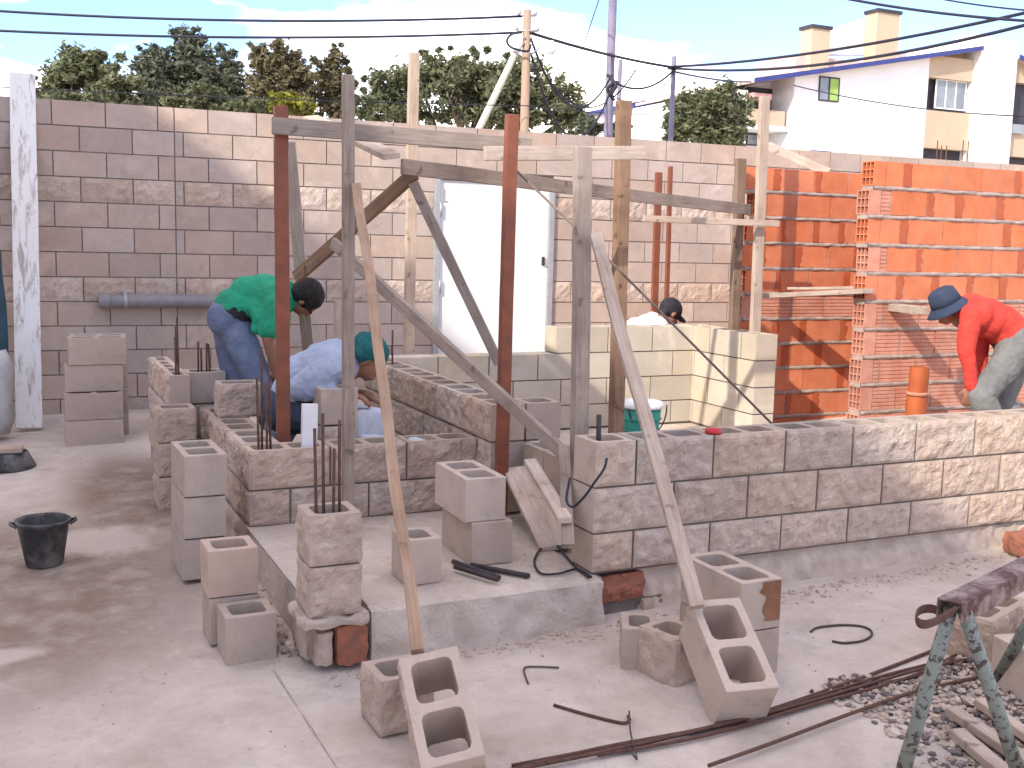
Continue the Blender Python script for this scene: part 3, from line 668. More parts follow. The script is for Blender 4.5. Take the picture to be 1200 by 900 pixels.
def vpost(label,ub,vb,ut,vt,y,w,t,mat,zb=-.58,name='timber_post',cat='post',group='upright posts of the formwork'):
    top=PY(ut,vt,y); b=PY(ub,vb,y); dirn=(top-b).normalized(); k=(b.z-zb)/dirn.z; b=b-dirn*max(0,k)
    return board(label,b,top,w,t,mat,X,name=name,cat=cat,group=group)
gb='braces and rails of the timber formwork'
vpost('red-brown steel post beside the man in green',332,518,329,124,1.58,.066,.045,'redsteel',name='steel_post')
vpost('slim grey timber post standing in front of the L-shaped wall',408,585,408,88,1.05,.052,.045,'woodg')
vpost('tall pale timber post rising above the rear wall',479,412,485,62,3.75,.074,.05,'woodl')
vpost('thick grey timber post at the end of the foreground wall',679,512,683,172,.42,.073,.05,'woodg')
vpost('dark red-brown post in front of the middle block wall',588,540,600,134,.99,.06,.045,'redsteel')
vpost('brown timber post just behind the foreground wall',722,505,731,118,1.9,.078,.07,'woodb')
vpost('orange-red steel tube behind the man in the white shirt',767,355,772,202,4.1,.062,.03,'redsteel',name='steel_post')
vpost('thin red-brown tube, slimmer of the two behind the white shirt',781,345,786,195,4.1,.036,.03,'redsteel',name='steel_post')
vpost('brown post at the left end of the farther brick wall',860,382,868,186,2.95,.075,.05,'woodb')
vpost('light timber post in front of the farther brick wall',885,378,896,113,2.75,.078,.04,'woodl')
vpost('short pale stake near the rear wall behind the crouching man',396,395,396,352,3.2,.05,.03,'woodl',name='timber_stake')
# rails
a=PY(319,147,1.5); b=PY(622,171,1.5); board('long grey rail board along the back of the posts',a,b,.082,.03,'woodg',Z,group=gb)
a=PY(568,180,1.44); b=PY(755,179,1.44); board('short paler rail board with a dark end nailed to the thick posts',a,b,.075,.035,'woodl',Z,group=gb)
a=D(472,195,5.55); b=D(878,246,8.2); board('long rail board slanting across above the white door',a,b,.08,.035,'woodg',Z,group=gb)
o=board('light plank tilted down toward the yard over the left rail',D(459,183,5.5),D(364,138,6.5),.095,.032,'woodl',RT,group=gb)
board('dark short brace slanting down to the left behind the green shirt',D(347,325,6.35),D(486,203,5.72),.072,.035,'woodb',Z,group=gb)
board('grey brace slanting down in front of the white door',D(484,214,5.7),D(585,426,6.05),.055,.03,'woodg',RT,group=gb)
board('long grey brace slanting from the left posts down to the low shaded blocks',D(390,284,6.05),D(659,530,4.95),.064,.03,'woodg',Z,group=gb)
board('pale board leaning behind the red-brown post',D(362,412,6.9),D(338,166,6.3),.075,.03,'woodl',RT,group=gb)
board('grey board stub standing at the lower end of the long brace',D(666,640,4.45),D(661,524,4.9),.05,.03,'woodg',RT,group=gb)
board('pale horizontal batten nailed to the light post by the brick wall',PY(754,256,2.68),PY(913,262,2.68),.045,.022,'woodl',Z,group=gb)
board('white plank fallen across behind the farther brick wall',D(900,171,9.4),D(972,203,9.1),.075,.03,'woodl',Z,group=gb)
# long braces of the foreground
tp=PG(488,764); bd=D(488,766,3.42)
board('long knotty brace pole slanting up from the tilted foreground block',D(489,764,3.42),PY(419,218,1.0),.042,.035,'woodo',RT,name='timber_brace',cat='brace',group=gb,wob=.012)
board('long whitish brace pole slanting down to the tilted block at the right',D(817,712,3.75),PY(697,277,.36),.052,.035,'woodl',RT,name='timber_brace',cat='brace',group=gb,wob=.012)
# planks on the slab
a=PY(606,549,1.0); b=PZ(651,642,-.56)
board('wide pale plank leaning down onto the slab',b,a,.15,.028,'woodl',RT,group=gb,tint=(.95,.0))
a=D(621,541,5.2); b=D(662,610,4.5)
board('narrow nail-holed plank lying over the wide pale one',b,a,.06,.03,'woodl',RT,group=gb,tint=(.95,.0))
# planks sticking out of the brick walls
board('scaffold plank sticking out of the farther brick wall toward the yard',D(899,347,8.35),D(1017,341,7.55),.12,.035,'woodl',X,name='scaffold_plank',cat='plank',group='scaffold planks in the brick walls')
board('short scaffold plank poking out of the nearer brick wall by the blue hat',PY(1046,360,2.05),PY(1078,364,1.62),.13,.05,'woodl',X,name='scaffold_plank',cat='plank',group='scaffold planks in the brick walls')
board('thin second plank lying above the one in the farther brick wall',D(925,338,8.2),D(1014,337,7.7),.06,.02,'woodl',X,name='scaffold_plank',cat='plank',group='scaffold planks in the brick walls')
# whitewashed board at the left
board('tall whitewashed board leaning on the rear wall at the left',(V3((-2.13,4.95,-.66))),D(26,87,8.42),.185,.06,'wash',X,cat='board')
# offcuts at bottom right
for (u0,v0,u1,v1,w,lb) in ((1113,848,1205,905,.05,'upper pale offcut in the timber heap under the sawhorse'),(1120,868,1185,925,.055,'lower pale offcut under the others in the timber heap'),(1146,838,1215,880,.045,'rear offcut in the timber heap beside the green leg')):
    a=PG(u0,v0)+V3((0,0,.03+.02*(v0<860))); b=PG(u1,v1)+V3((0,0,.03)); board(lb,a,b,w,.03,'woodl',V3((1,-.3,0)),name='timber_offcut',cat='timber offcut',group='timber offcuts at the bottom right')
# ------------------------------------------------------------------ steel rods, wires and tools
def tube_thing(name,label,cat,pts,r,mat,group=None,n=8,parent=None,smooth_n=0):
    pts=[V3(p) for p in pts]
    if smooth_n:
        out=[]
        for i in range(len(pts)-1):
            p0=pts[max(i-1,0)];p1=pts[i];p2=pts[i+1];p3=pts[min(i+2,len(pts)-1)]
            for k in range(smooth_n):
                t=k/smooth_n; out.append(.5*((2*p1)+(p2-p0)*t+(2*p0-5*p1+4*p2-p3)*t*t+(3*p1-p0-3*p2+p3)*t**3))
        pts=out+[pts[-1]]
    mb=MB(); o0=pts[0].copy() if parent is None else V3((0,0,0)); mb.tube([p-o0 for p in pts],r,n)
    o=build(name,mb,mat,parent,loc=o0 if parent is None else None)
    return tag(o,label,cat,group) if label else o
tube_thing('steel_rod','thin steel rod slanting from the dark red post down to the foreground wall','rod',[D(605,200,5.35),D(700,291,5.2),D(905,497,5.35)],.006,'rod')
gr='long rebars lying across the yard'
paths=[[(560,915),(700,880),(850,850),(1000,800),(1112,757)],[(590,910),(760,875),(900,838),(1040,795),(1145,770)],[(640,902),(780,872),(930,834),(1080,790),(1150,776)],[(600,900),(740,873),(880,846),(1000,812),(1100,790),(1160,783)],[(700,890),(830,866),(960,828),(1060,800),(1120,772)],[(830,905),(905,878),(1000,842),(1080,815),(1170,795)]]
lbs=['rearmost rebar of the bundle on the yard','second rebar from the rear of the bundle on the yard','middle rebar of the bundle on the yard','rusty rebar along the near side of the bundle','short rebar lying on top of the bundle','single rebar lying apart in front of the bundle']
for i,(pp,lb) in enumerate(zip(paths,lbs)):
    pts=[PG(*q)+V3((0,0,.008+.007*(i%3))) for q in pp]; tube_thing('rebar',lb,'rebar',pts,.0065,'rust',gr,smooth_n=6)
def gp_(l,h=.006): return [PG(*q[:2])+V3((0,0,h if len(q)<3 else q[2])) for q in l]
tube_thing('rebar','bent rod with a hooked end lying in front of the bundle','rod',gp_([(649,828),(690,840),(728,849),(737,846),(736,841)]),.006,'rust',smooth_n=4)
tube_thing('tie_wire','rusty tie wire twisted round the rebar bundle','wire',gp_([(737,843,.03),(738,860,.02),(741,880,.03),(746,897,.02),(736,890,.04)]),.003,'tie',smooth_n=5)
tube_thing('tie_wire','small bent wire on the concrete behind the tilted block','wire',gp_([(619,803),(614,785),(630,783),(655,784)]),.0035,'tie',smooth_n=4)
tube_thing('wire_ring','open ring of rusty wire lying on the yard','wire',gp_([(950,742),(958,737),(985,734),(1012,736),(1022,744),(1012,752),(990,755),(975,753)]),.005,'tie',smooth_n=5)
gk='short dark tubes on the slab'
zs=-.56
for i,(a_,b_) in enumerate((((531,658),(585,677)),((533,664),(583,679)),((552,662),(620,675)))):
    p=PZ(*a_,zs+.01*(i==1)); q=PZ(*b_,zs+.01*(i==1))
    tube_thing('steel_tube',['upper short dark tube of the left pair on the slab','lower short dark tube of the left pair on the slab','longest dark tube, lying to the right on the slab'][i],'tube',[p,q],.011,'darksteel',gk,n=10)
cb=[D(711,537,4.02),D(708,549,4.0),D(697,565,3.98),D(684,583,4.0),D(671,594,4.05),D(664,585,4.1),D(668,560,4.15)]
tube_thing('cable','black cable hanging down the corner of the foreground wall','cable',cb,.005,'wire',smooth_n=6)
tube_thing('cable','dark loop of cable lying on the slab by the wall corner','cable',[PZ(648,634,-.55),PZ(634,643,-.56),PZ(626,658,-.565),PZ(634,672,-.565),PZ(655,672,-.565),PZ(676,667,-.565),PZ(693,676,-.57)],.005,'wire',smooth_n=6)
tube_thing('cable','short dark cable running from the plank to the wall corner on the slab','cable',[PZ(648,632,-.54),PZ(660,648,-.56),PZ(674,664,-.565),PZ(690,677,-.565)],.005,'wire',smooth_n=6)
tube_thing('rod_stub','black round rod stub standing in a cell of the foreground wall','rod',[PY(702,514,.1)-V3((0,0,.1)),PY(702,486,.1)],.011,'darksteel',n=10)
tube_thing('rebar','lone rebar rising from the middle block wall beside the teal cap','rebar',[PX(460,424,.1)-V3((0,0,.15)),PX(460,387,.1)],.007,'rust')
# white plastic tube in the L wall
p=PY(362,524,1.36); q=PY(363,473,1.38); mb=MB(); d=(q-p)
board('white plastic stub standing in a cell of the L-shaped wall',p-d*.6,q,.078,.03,'pvcw',X,name='plastic_stub',cat='plastic stub',wob=0)
# red lid on the wall top
p=PZ(835,507,.004); mb=MB(); mb.lathe([(0,0),(.036,0),(.038,.006),(.034,.022),(.0,.024)],24); tag(build('plastic_disc',mb,'redplastic',loc=(p.x,.04,.002)),'small round red plastic cap on top of the foreground wall','plastic disc')
# green bucket
bp=PZ(752,472,-.27); be=empty('bucket',(bp.x,bp.y,-.585),'green bucket with a white rim behind the foreground wall','bucket')
def local(par,name,mb,mat,**k):
    o=build(name,mb,mat,par,**k); o.matrix_parent_inverse=Matrix(); return o
mb=MB(); mb.lathe([(.0,.0),(.11,.0),(.115,.01),(.14,.29),(.132,.29),(.108,.02),(0,.02)],36); local(be,'body',mb,'green')
mb=MB(); mb.lathe([(.139,.285),(.150,.285),(.153,.3),(.150,.325),(.136,.325),(.134,.285)],36); local(be,'rim',mb,'pvcw')
for zz in (.12,.2):
    mb=MB(); mb.lathe([(.123+(.14-.115)*(zz-.01)/.28*.9,zz),(.128+(.14-.115)*(zz-.01)/.28*.9,zz+.006),(.123+(.14-.115)*(zz-.01)/.28*.9,zz+.014)],36); local(be,'rib',mb,'green')
mb=MB(); mb.tube([(.15*math.cos(a)*1.05+.02,-.05-.14*math.sin(a)*.2,.30-.2*math.sin(a)) for a in [math.pi*k/12-.0 for k in range(13)]],.005,8); local(be,'handle',mb,'darksteel')
# black mortar bucket in the yard
p=PG(53,667); bk_=empty('mortar_bucket',(p.x,p.y+.08,gz(p.x,p.y)),'black rubber mortar bucket crusted with cement on the yard at the left','bucket')
mb=MB(); mb.lathe([(0,0),(.078,0),(.085,.01),(.118,.205),(.128,.212),(.130,.222),(.122,.228),(.110,.215),(.102,.14),(0,.14)],36,wob=.06); local(bk_,'body',mb,'rubber')
mb=MB(); mb.lathe([(0,.152),(.06,.150),(.098,.143)],24,wob=.2); local(bk_,'mortar',mb,'mortarl')
for s in (-1,1):
    mb=MB(); mb.tube([(s*.118,-.03,.2),(s*.145,-.02,.215),(s*.145,.02,.215),(s*.118,.03,.2)],.007,8); local(bk_,'handle',mb,'rubber')
# grey pipe clipped to the rear wall
pp=empty('drain_pipe',bw(.4,-.1,.2),'grey plastic pipe fixed level along the rear wall behind the man in green','pipe')
mb=MB(); prof=[]; c0=bw(.31,-.075,.275); c1=bw(1.75,-.075,.275)
mb.tube([c0,c1],.056,20,cap=False); mb.tube([c0+BS*.002,c1-BS*.002],.051,20,cap=True); build('pipe',mb,'pvc',pp)
mb=MB(); mb.tube([c0,c0+BS*.09],.062,20,cap=False); mb.tube([c0+BS*.091,c0+BS*.09],[.062,.056],20,cap=False); build('socket',mb,'pvc',pp)
for s in (.5,1.5):
    mb=MB(); c=bw(s,-.075,.275); mb.tube([c,c+BS*.03],.06,20); mbx(mb,BO,BS,BT,s,s+.03,-.06,.0,.33,.36,0); build('pipe_clip',mb,'doorgrey',pp)
# orange drain pipe by the brick wall
pb=PY(1072,487,1.75); pt=PY(1078,430,1.75); po=empty('drain_pipe',(pb.x,1.75,-.6),'upright orange plastic drain pipe in front of the nearer brick wall','pipe')
ax=V3((pt.x,1.75,pt.z)); bs=V3((pb.x-.0,1.75,-.6)); mb=MB(); mb.tube([bs,ax],.068,22,cap=False); mb.tube([ax+V3((0,0,-.001)),bs],.062,22,cap=False); build('pipe',mb,'pvcor',po)
cc=PY(1075,461,1.75); mb=MB(); mb.tube([V3((cc.x,1.75,cc.z-.012)),V3((cc.x,1.75,cc.z+.012))],.076,22); build('collar',mb,'brickpink',po)
mb=MB(); mb.tube([bs,V3((cc.x,1.75,cc.z-.02))],.073,22,cap=False); build('sleeve',mb,'pvcor',po)
# cement bags by the middle wall
def sack(label,c,d,rot,seed):
    mb=MB(); lump(mb,(0,0,d[2]/2),d,seed,.02,n=12); o=build('cement_bag',mb,'bag',loc=c,rot=rot); md=o.modifiers.new('s','SUBSURF'); md.levels=1; md.render_levels=1
    for p_ in o.data.polygons: p_.use_smooth=True
    return tag(o,label,'bag','white bags behind the L-shaped wall')
c=D(418,520,5.85); sack('rounded white bag beside the crouching man\'s hands',(c.x,c.y,-.58),(.24,.22,.50),(0,0,.3),3)
c=D(437,528,5.75); sack('white bag slumped in front of the rounded one behind the L-shaped wall',(c.x,c.y,-.58),(.26,.2,.36),(0,.15,.2),4)
c=D(476,525,5.65); sack('bluish-grey bag corner showing against the middle block wall',(c.x,c.y,-.58),(.2,.2,.37),(0,.3,-.3),5)
# left edge: rolled sheets, low tub with a board
tb=empty('rolled_tarpaulin',(-2.36,4.7,-.66),'upright roll of teal and white tarpaulin at the very left edge','tarpaulin')
mb=MB(); mb.tube([V3((-2.375+.02*math.sin(k),4.75+.05*k/8,-.2+.24*k)) for k in range(9)],[.12,.11,.105,.1,.105,.1,.1,.105,.1],20); build('sheet',mb,'tealtarp',tb)
mb=MB(); mb.tube([V3((-2.36+.01*math.sin(2*k),4.7,-.64+.12*k)) for k in range(6)],[.1,.135,.13,.14,.13,.1],20); build('lower_wrap',mb,'tarp',tb)
p=PG(8,552); tub=empty('mortar_tub',(p.x,p.y+.1,gz(p.x,p.y)),'black plastic tub with a pale board across it at the left edge','tub')
mb=MB(); mb.lathe([(0,0),(.17,0),(.18,.01),(.13,.11),(.12,.11),(.15,.015),(0,.015)],28); local(tub,'body',mb,'rubber')
q=PG(0,530); board('pale board lying across the black tub at the left edge',V3((p.x-.35,p.y+.08,gz(p.x,p.y)+.13)),V3((p.x+.10,p.y+.04,gz(p.x,p.y)+.135)),.13,.03,'woodl',Y,cat='board')
# white pipe at the right edge
p=PG(1201,765); tube_thing('plastic_pipe','thin white upright pipe at the right edge beside the pale block','pipe',[p,p+V3((0.0,0,.36))],.016,'pvcw',n=14)
# orange stone at right edge of the wall foot, red brick under the wall corner
p=PG(1196,650); mb=MB(); lump(mb,(0,0,.06),(.2,.16,.11),12,.015); tag(build('rubble_stone',mb,'oldbrick',loc=(p.x+.03,-.16,gz(p.x,p.y)+.0)),'orange stone lying at the foot of the wall at the right edge','stone')
mb=MB(); lump(mb,(.145,.07,-.645),(.24,.16,.11),14,.014,n=10); build('clay_brick',mb,'oldbrick',fw)
mb=MB(); lump(mb,(.0,.08,-.66),(.1,.16,.15),15,.014); build('foundation_stone',mb,'mortarl',fw)
mb=MB(); lump(mb,(.2,.1,-.76),(.45,.2,.12),16,.012); build('foundation_stone',mb,'mortar',fw)
# ------------------------------------------------------------------ sawhorse
sh=empty('sawhorse',PG(1120,900),'rusty steel sawhorse with peeling green legs at the bottom right','sawhorse')
A=D(1113,706,2.95); B=D(1215,655,3.35); dr_=(B-A).normalized(); side=dr_.cross(Z).normalized()
mb=MB(); w=.036; th=.004
for (t0,t1,z0,z1) in ((-w,w,-.0,th),(-w,-w+th,-.055,-.0005),(w-th,w,-.055,-.0005)):
    vs=[]
    for base in (A,A+dr_*.95):
        for t_2,z_ in ((t0,z0),(t1,z0),(t1,z1),(t0,z1)): vs.append(base+side*t_2+Z*z_)
    mb.add(vs,[(0,1,2,3),(7,6,5,4),(0,4,5,1),(1,5,6,2),(2,6,7,3),(3,7,4,0)])
build('crossbar',mb,'chan',sh)
def leg(p,q,r0,r1,nm='leg'):
    mb=MB(); mb.tube([p,(p+q)/2,q],[r0,(r0+r1)/2,r1],12); build(nm,mb,'peel',sh)
f1=PG(1052,925); f2=PG(1200,925); A2=A+dr_*.03-Z*.03
leg(A2-side*.01,f1,.019,.023); leg(A2+side*.02+dr_*.02,f2+V3((0,0,.0)),.02,.023)
A3=A+dr_*.85-Z*.03; leg(A3,V3((A3.x-.1,A3.y-.3,-.76)),.02,.022); leg(A3,V3((A3.x+.15,A3.y+.35,-.74)),.02,.022)
mb=MB(); ring=[]
pts=[D(1124,712,2.93),D(1110,722,2.9),D(1092,732,2.86),D(1076,733,2.84),D(1070,722,2.88),D(1077,713,2.96),D(1093,712,3.0),D(1104,718,2.98)]
vs=[]; hw=.014
for p in pts: vs+=[p-Z*hw,p+Z*hw]
mb.add(vs,[(2*i,2*i+1,2*i+3,2*i+2) for i in range(len(pts)-1)],0,(.5,.5),True)
o=build('strap_loop',mb,'rust',sh,recalc=False); sd_=o.modifiers.new('s','SOLIDIFY'); sd_.thickness=.006; sb=o.modifiers.new('b','SUBSURF'); sb.levels=2; sb.render_levels=2
# ------------------------------------------------------------------ gravel, rubble
def stones(name,label,pts,smin,smax,mats,sink=.3):
    mb=MB(); r=random.Random(5)
    t=(1+5**.5)/2; ico=[V3(v).normalized() for v in ((-1,t,0),(1,t,0),(-1,-t,0),(1,-t,0),(0,-1,t),(0,1,t),(0,-1,-t),(0,1,-t),(t,0,-1),(t,0,1),(-t,0,-1),(-t,0,1))]
    fc=[(0,11,5),(0,5,1),(0,1,7),(0,7,10),(0,10,11),(1,5,9),(5,11,4),(11,10,2),(10,7,6),(7,1,8),(3,9,4),(3,4,2),(3,2,6),(3,6,8),(3,8,9),(4,9,5),(2,4,11),(6,2,10),(8,6,7),(9,8,1)]
    for (x,y,z,k) in pts:
        s=r.uniform(smin,smax)*k; sc3=V3((s*r.uniform(.7,1.3),s*r.uniform(.7,1.3),s*r.uniform(.45,.8))); a=r.random()*6.3; ca,sa=math.cos(a),math.sin(a)
        vs=[]
        for v in ico:
            j=r.uniform(.75,1.15); q=V3((v.x*sc3.x*j,v.y*sc3.y*j,v.z*sc3.z*j)); vs.append((x+q.x*ca-q.y*sa,y+q.x*sa+q.y*ca,z+q.z+sc3.z*sink))
        mb.add(vs,fc,r.randrange(len(mats)) if len(mats)>1 else 0,(r.random(),r.random()))
    o=build(name,mb,mats,recalc=False); o['kind']='stuff'; o['label']=label; return o
r=random.Random(3); pts=[]
while len(pts)<9500:
    x=r.uniform(.1,2.3); y=r.uniform(-2.4,-.82)
    # the heap lies right of a line through the foreground
    e=(x-.62)-(-.35)*(y+1.3); q=noise.noise(V3((x*3,y*3,0)))*.22
    dens=(x-.35-.55*(y+1.7)*-.2)+q
    if y>-.98-.1*(x-1)+q*.5: continue
    if dens<.12: continue
    if dens<.24 and r.random()>.4: continue
    h=.03*min(1,max(0,dens-.15)*2)*(.4+.6*abs(noise.noise(V3((x*4,y*4,3)))))
    pts.append((x,y,gz(x,y)+h*r.random(),1))
stones('gravel','loose grey and pinkish gravel spread under the sawhorse',pts,.006,.017,['gravel','block','mortarl'])
pts=[]
for i in range(800):
    x=r.uniform(-1.2,2.6); y=-.10-abs(r.gauss(0,.07))+ (0 if x<0 else .02); pts.append((x,y,gz(x,y),r.uniform(.3,1.4)))
for i in range(160):
    x=r.uniform(-1.32,-1.24); y=r.uniform(.1,1.5); pts.append((x,y,gz(x,y)+r.uniform(0,.05),r.uniform(.5,2.2)))
for i in range(900):
    x=r.uniform(-2.8,2.2); y=r.uniform(-2.4,4); 
    if x>-1.25 and y>-.1: continue
    pts.append((x,y,gz(x,y),r.uniform(.15,.7)))
for i in range(240):
    x=r.uniform(-1.0,-.05); y=r.uniform(0,1.2); pts.append((x,y,-.575,r.uniform(.2,.6)))
stones('rubble','crumbs of mortar and small stones scattered on the concrete','' or pts,.004,.011,['mortarl','split','block'])
# ------------------------------------------------------------------ people
def blob(name,prims,mat,parent=None,vox=.009,smooth=3,fold=0,ff=9,seed=0,loc=None):
    mb=MB()
    for p in prims:
        if p[0]=='c':
            _,a,b,r1,r2=p; a=V3(a);b=V3(b); d=(b-a); L=d.length; d=d.normalized() if L>1e-6 else Z.copy()
            pts=[];rs=[]
            for k in range(5):
                t=math.pi/2*k/4; pts.append(a-d*r1*math.cos(t)*.999); rs.append(max(.0005,r1*math.sin(t)))
            for k in range(1,4): pts.append(a+(b-a)*k/4); rs.append(r1+(r2-r1)*k/4)
            for k in range(5):
                t=math.pi/2*k/4; pts.append(b+d*r2*math.sin(t)*.999); rs.append(max(.0005,r2*math.cos(t)))
            mb.tube(pts,rs,16)
        else:
            _,c,rad,Rm=p; vs=[];fs=[];n=18;m_=10
            for j in range(m_+1):
                ph=math.pi*j/m_
                for i in range(n):
                    th=2*math.pi*i/n; q=V3((rad[0]*max(.002,math.sin(ph))*math.cos(th),rad[1]*max(.002,math.sin(ph))*math.sin(th),rad[2]*math.cos(ph))); vs.append(V3(c)+(Rm@q if Rm else q))
            for j in range(m_):
                for i in range(n): fs.append((j*n+i,j*n+(i+1)%n,(j+1)*n+(i+1)%n,(j+1)*n+i))
            fs+=[tuple(range(n)),tuple(m_*n+k for k in reversed(range(n)))]
            mb.add(vs,fs,0,(.5,.5),True)
    me=bpy.data.meshes.new('tmp'); me.from_pydata(mb.v,[],mb.f); bm=bmesh.new(); bm.from_mesh(me); bmesh.ops.recalc_face_normals(bm,faces=bm.faces); bm.to_mesh(me); bm.free()
    o=bpy.data.objects.new('tmp',me); C.objects.link(o); rm=o.modifiers.new('r','REMESH'); rm.mode='VOXEL'; rm.voxel_size=vox
    if smooth: s=o.modifiers.new('s','SMOOTH'); s.factor=.6; s.iterations=smooth
    bpy.context.view_layer.update(); dg=bpy.context.evaluated_depsgraph_get(); m2=bpy.data.meshes.new_from_object(o.evaluated_get(dg)); bpy.data.objects.remove(o)
    if fold:
        for v in m2.vertices:
            q=v.co*ff+V3((seed,0,0)); w=noise.noise(V3((q.x,q.y,q.z*.45)))+.5*abs(noise.noise(q*2.3)); w+=.35*abs(noise.noise(q*4.1+V3((9,0,0)))); v.co+=v.normal*fold*(w-.1)
    m2.name=name; m2.materials.clear(); m2.materials.append(MT[mat]); m2.polygons.foreach_set('use_smooth',[True]*len(m2.polygons))
    r=bpy.data.objects.new(name,m2); C.objects.link(r)
    if parent is not None: r.parent=parent; r.matrix_parent_inverse=parent.matrix_basis.inverted()
    if loc is not None:
        loc=V3(loc); m2.transform(Matrix.Translation(-loc)); r.location=loc
    return r
def frame(f,u):
    f=V3(f).normalized(); u=V3(u); u=(u-f*u.dot(f)).normalized(); s=f.cross(u) # s: person's right
    return f,u,s,Matrix((s,f,u)).transposed()
def head_prims(c,f,u,s=1.0):
    f,u,r,M_=frame(f,u); c=V3(c); P=lambda a,b,d: c+(r*a+f*b+u*d)*s
    return [('e',P(0,-.01,.025),(.076*s,.096*s,.092*s),M_),('e',P(0,.03,-.04),(.06*s,.065*s,.07*s),M_),('c',P(0,.055,-.085),P(0,.04,-.07),.026*s,.05*s),
            ('c',P(0,.092,.012),P(0,.112,-.03),.010*s,.016*s),('e',P(.078,-.005,-.012),(.012*s,.02*s,.032*s),M_),('e',P(-.078,-.005,-.012),(.012*s,.02*s,.032*s),M_),
            ('c',P(-.035,.082,.028),P(.035,.082,.028),.013*s,.013*s),('c',P(-.02,.092,-.062),P(.02,.092,-.062),.009*s,.009*s),('c',P(-.018,.089,-.076),P(.018,.089,-.076),.010*s,.010*s),
            ('c',P(0,-.01,-.06),P(0,-.035,-.13),.052*s,.055*s)]
def eyes(par,c,f,u,s=1.0):
    f,u,r,M_=frame(f,u); c=V3(c)
    for k in (-1,1):
        blob('eye',[('e',c+(r*.03*k+f*.086+u*.006)*s,(.012*s,.01*s,.009*s),M_)],'hair',par,vox=.003,smooth=0)
def hand(wrist,d,up,curl=.5,s=1.0,side=1):
    """palm and five bent fingers; d: direction of the hand, up: back of the hand normal"""
    d,n,r,_=frame(d,up); w=V3(wrist); out=[('c',w,w+d*.03*s,.026*s,.03*s)]
    pal=w+d*.05*s
    for k in range(4): out.append(('c',w+d*.03*s+r*(k-1.5)*.016*s,w+d*.085*s+r*(k-1.5)*.02*s,.013*s,.0115*s))
    lens=(.062,.075,.07,.052)
    for k in range(4):
        p=w+d*.088*s+r*(k-1.5)*.0215*s; L=lens[k]*s; a=curl
        for seg in range(3):
            dd=(d*math.cos(a)-n*math.sin(a)).normalized(); q=p+dd*L*(.42,.33,.25)[seg]; out.append(('c',p,q,.0092*s,.0082*s)); p=q; a+=curl
    p=w+d*.03*s-r*side*.028*s; q=p+(d*.6-r*side*.7-n*.2).normalized()*.035*s; out.append(('c',p,q,.013*s,.011*s)); out.append(('c',q,q+(d*.85-r*side*.2-n*.4).normalized()*.032*s,.0105*s,.009*s))
    return out
def foot(ank,d,floor,s=1.0):
    d=V3(d).normalized(); a=V3(ank); a2=V3((a.x,a.y,floor+.045)); return [('c',a,a2-d*.03,.045*s,.04*s),('c',a2-d*.05,a2+d*.15*s,.042*s,.034*s),('c',a2+d*.08-Z*.008,a2+d*.17*s-Z*.01,.04*s,.03*s)]
BACK=V3((FW.x,FW.y,0)).normalized(); RH=V3((RT.x,RT.y,0)).normalized()
def person(label,J,scale,clothes,face,hands,group=None):
    """J: joints (world points). face=(forward, up). hands: direction/normal per wrist"""
    s=scale; base=V3((J['hip'].x,J['hip'].y,J['floor']))
    P=head_prims(J['head'],*face,s=s)
    P.append(('c',J['neck'],J['head']-V3(face[1]).normalized()*.06*s,.056*s,.05*s))
    lat=J['lat'] # half-axis between the two shoulders / hips
    sh=J['sh'];hp=J['hip'];mid=J['mid']
    P+=[('c',sh-lat*.13*s,sh+lat*.13*s,.085*s,.085*s),('c',(sh+mid)/2-lat*.06*s,(sh+mid)/2+lat*.06*s,.115*s,.115*s),('c',mid-lat*.06*s,mid+lat*.06*s,.10*s,.10*s),('c',hp-lat*.075*s,hp+lat*.075*s,.105*s,.105*s),
        ('c',sh,mid,.11*s,.105*s),('c',mid,hp,.105*s,.12*s),('c',sh,J['neck'],.07*s,.055*s)]
    torso=list(P[-7:]); torso[3]=('c',mid.lerp(hp,.45)-lat*.06*s,mid.lerp(hp,.45)+lat*.06*s,.105*s,.105*s); torso[5]=('c',mid,mid.lerp(hp,.5),.105*s,.112*s)
    arms=[];legs=[]
    for k,(a,e,w) in enumerate(J['arms']):
        arms.append([('c',a,e,.052*s,.04*s),('c',e,w,.039*s,.026*s)]); P+=arms[-1]
    for k,(h,kn,an) in enumerate(J['legs']):
        legs.append([('c',h,kn,.088*s,.056*s),('c',kn,kn+(an-kn)*.35,.055*s,.056*s),('c',kn+(an-kn)*.35,an,.056*s,.036*s)]); P+=legs[-1]
    for (w,d,n,cu,side) in hands: P+=hand(w,d,n,cu,s,side)
    body=blob('person',P,'skin',None,vox=.0075,smooth=2,loc=base)
    tag(body,label,'person')
    fl=J['floor']
    for k,(h,kn,an) in enumerate(J['legs']):
        blob('boot',foot(an,J['toe'],fl,s),'boot',body,vox=.008,smooth=2)
    return body,torso,arms,legs
def grow(pr,g): return [(p[0],p[1],p[2],p[3]+g,p[4]+g) if p[0]=='c' else p for p in pr]
F0=-.575
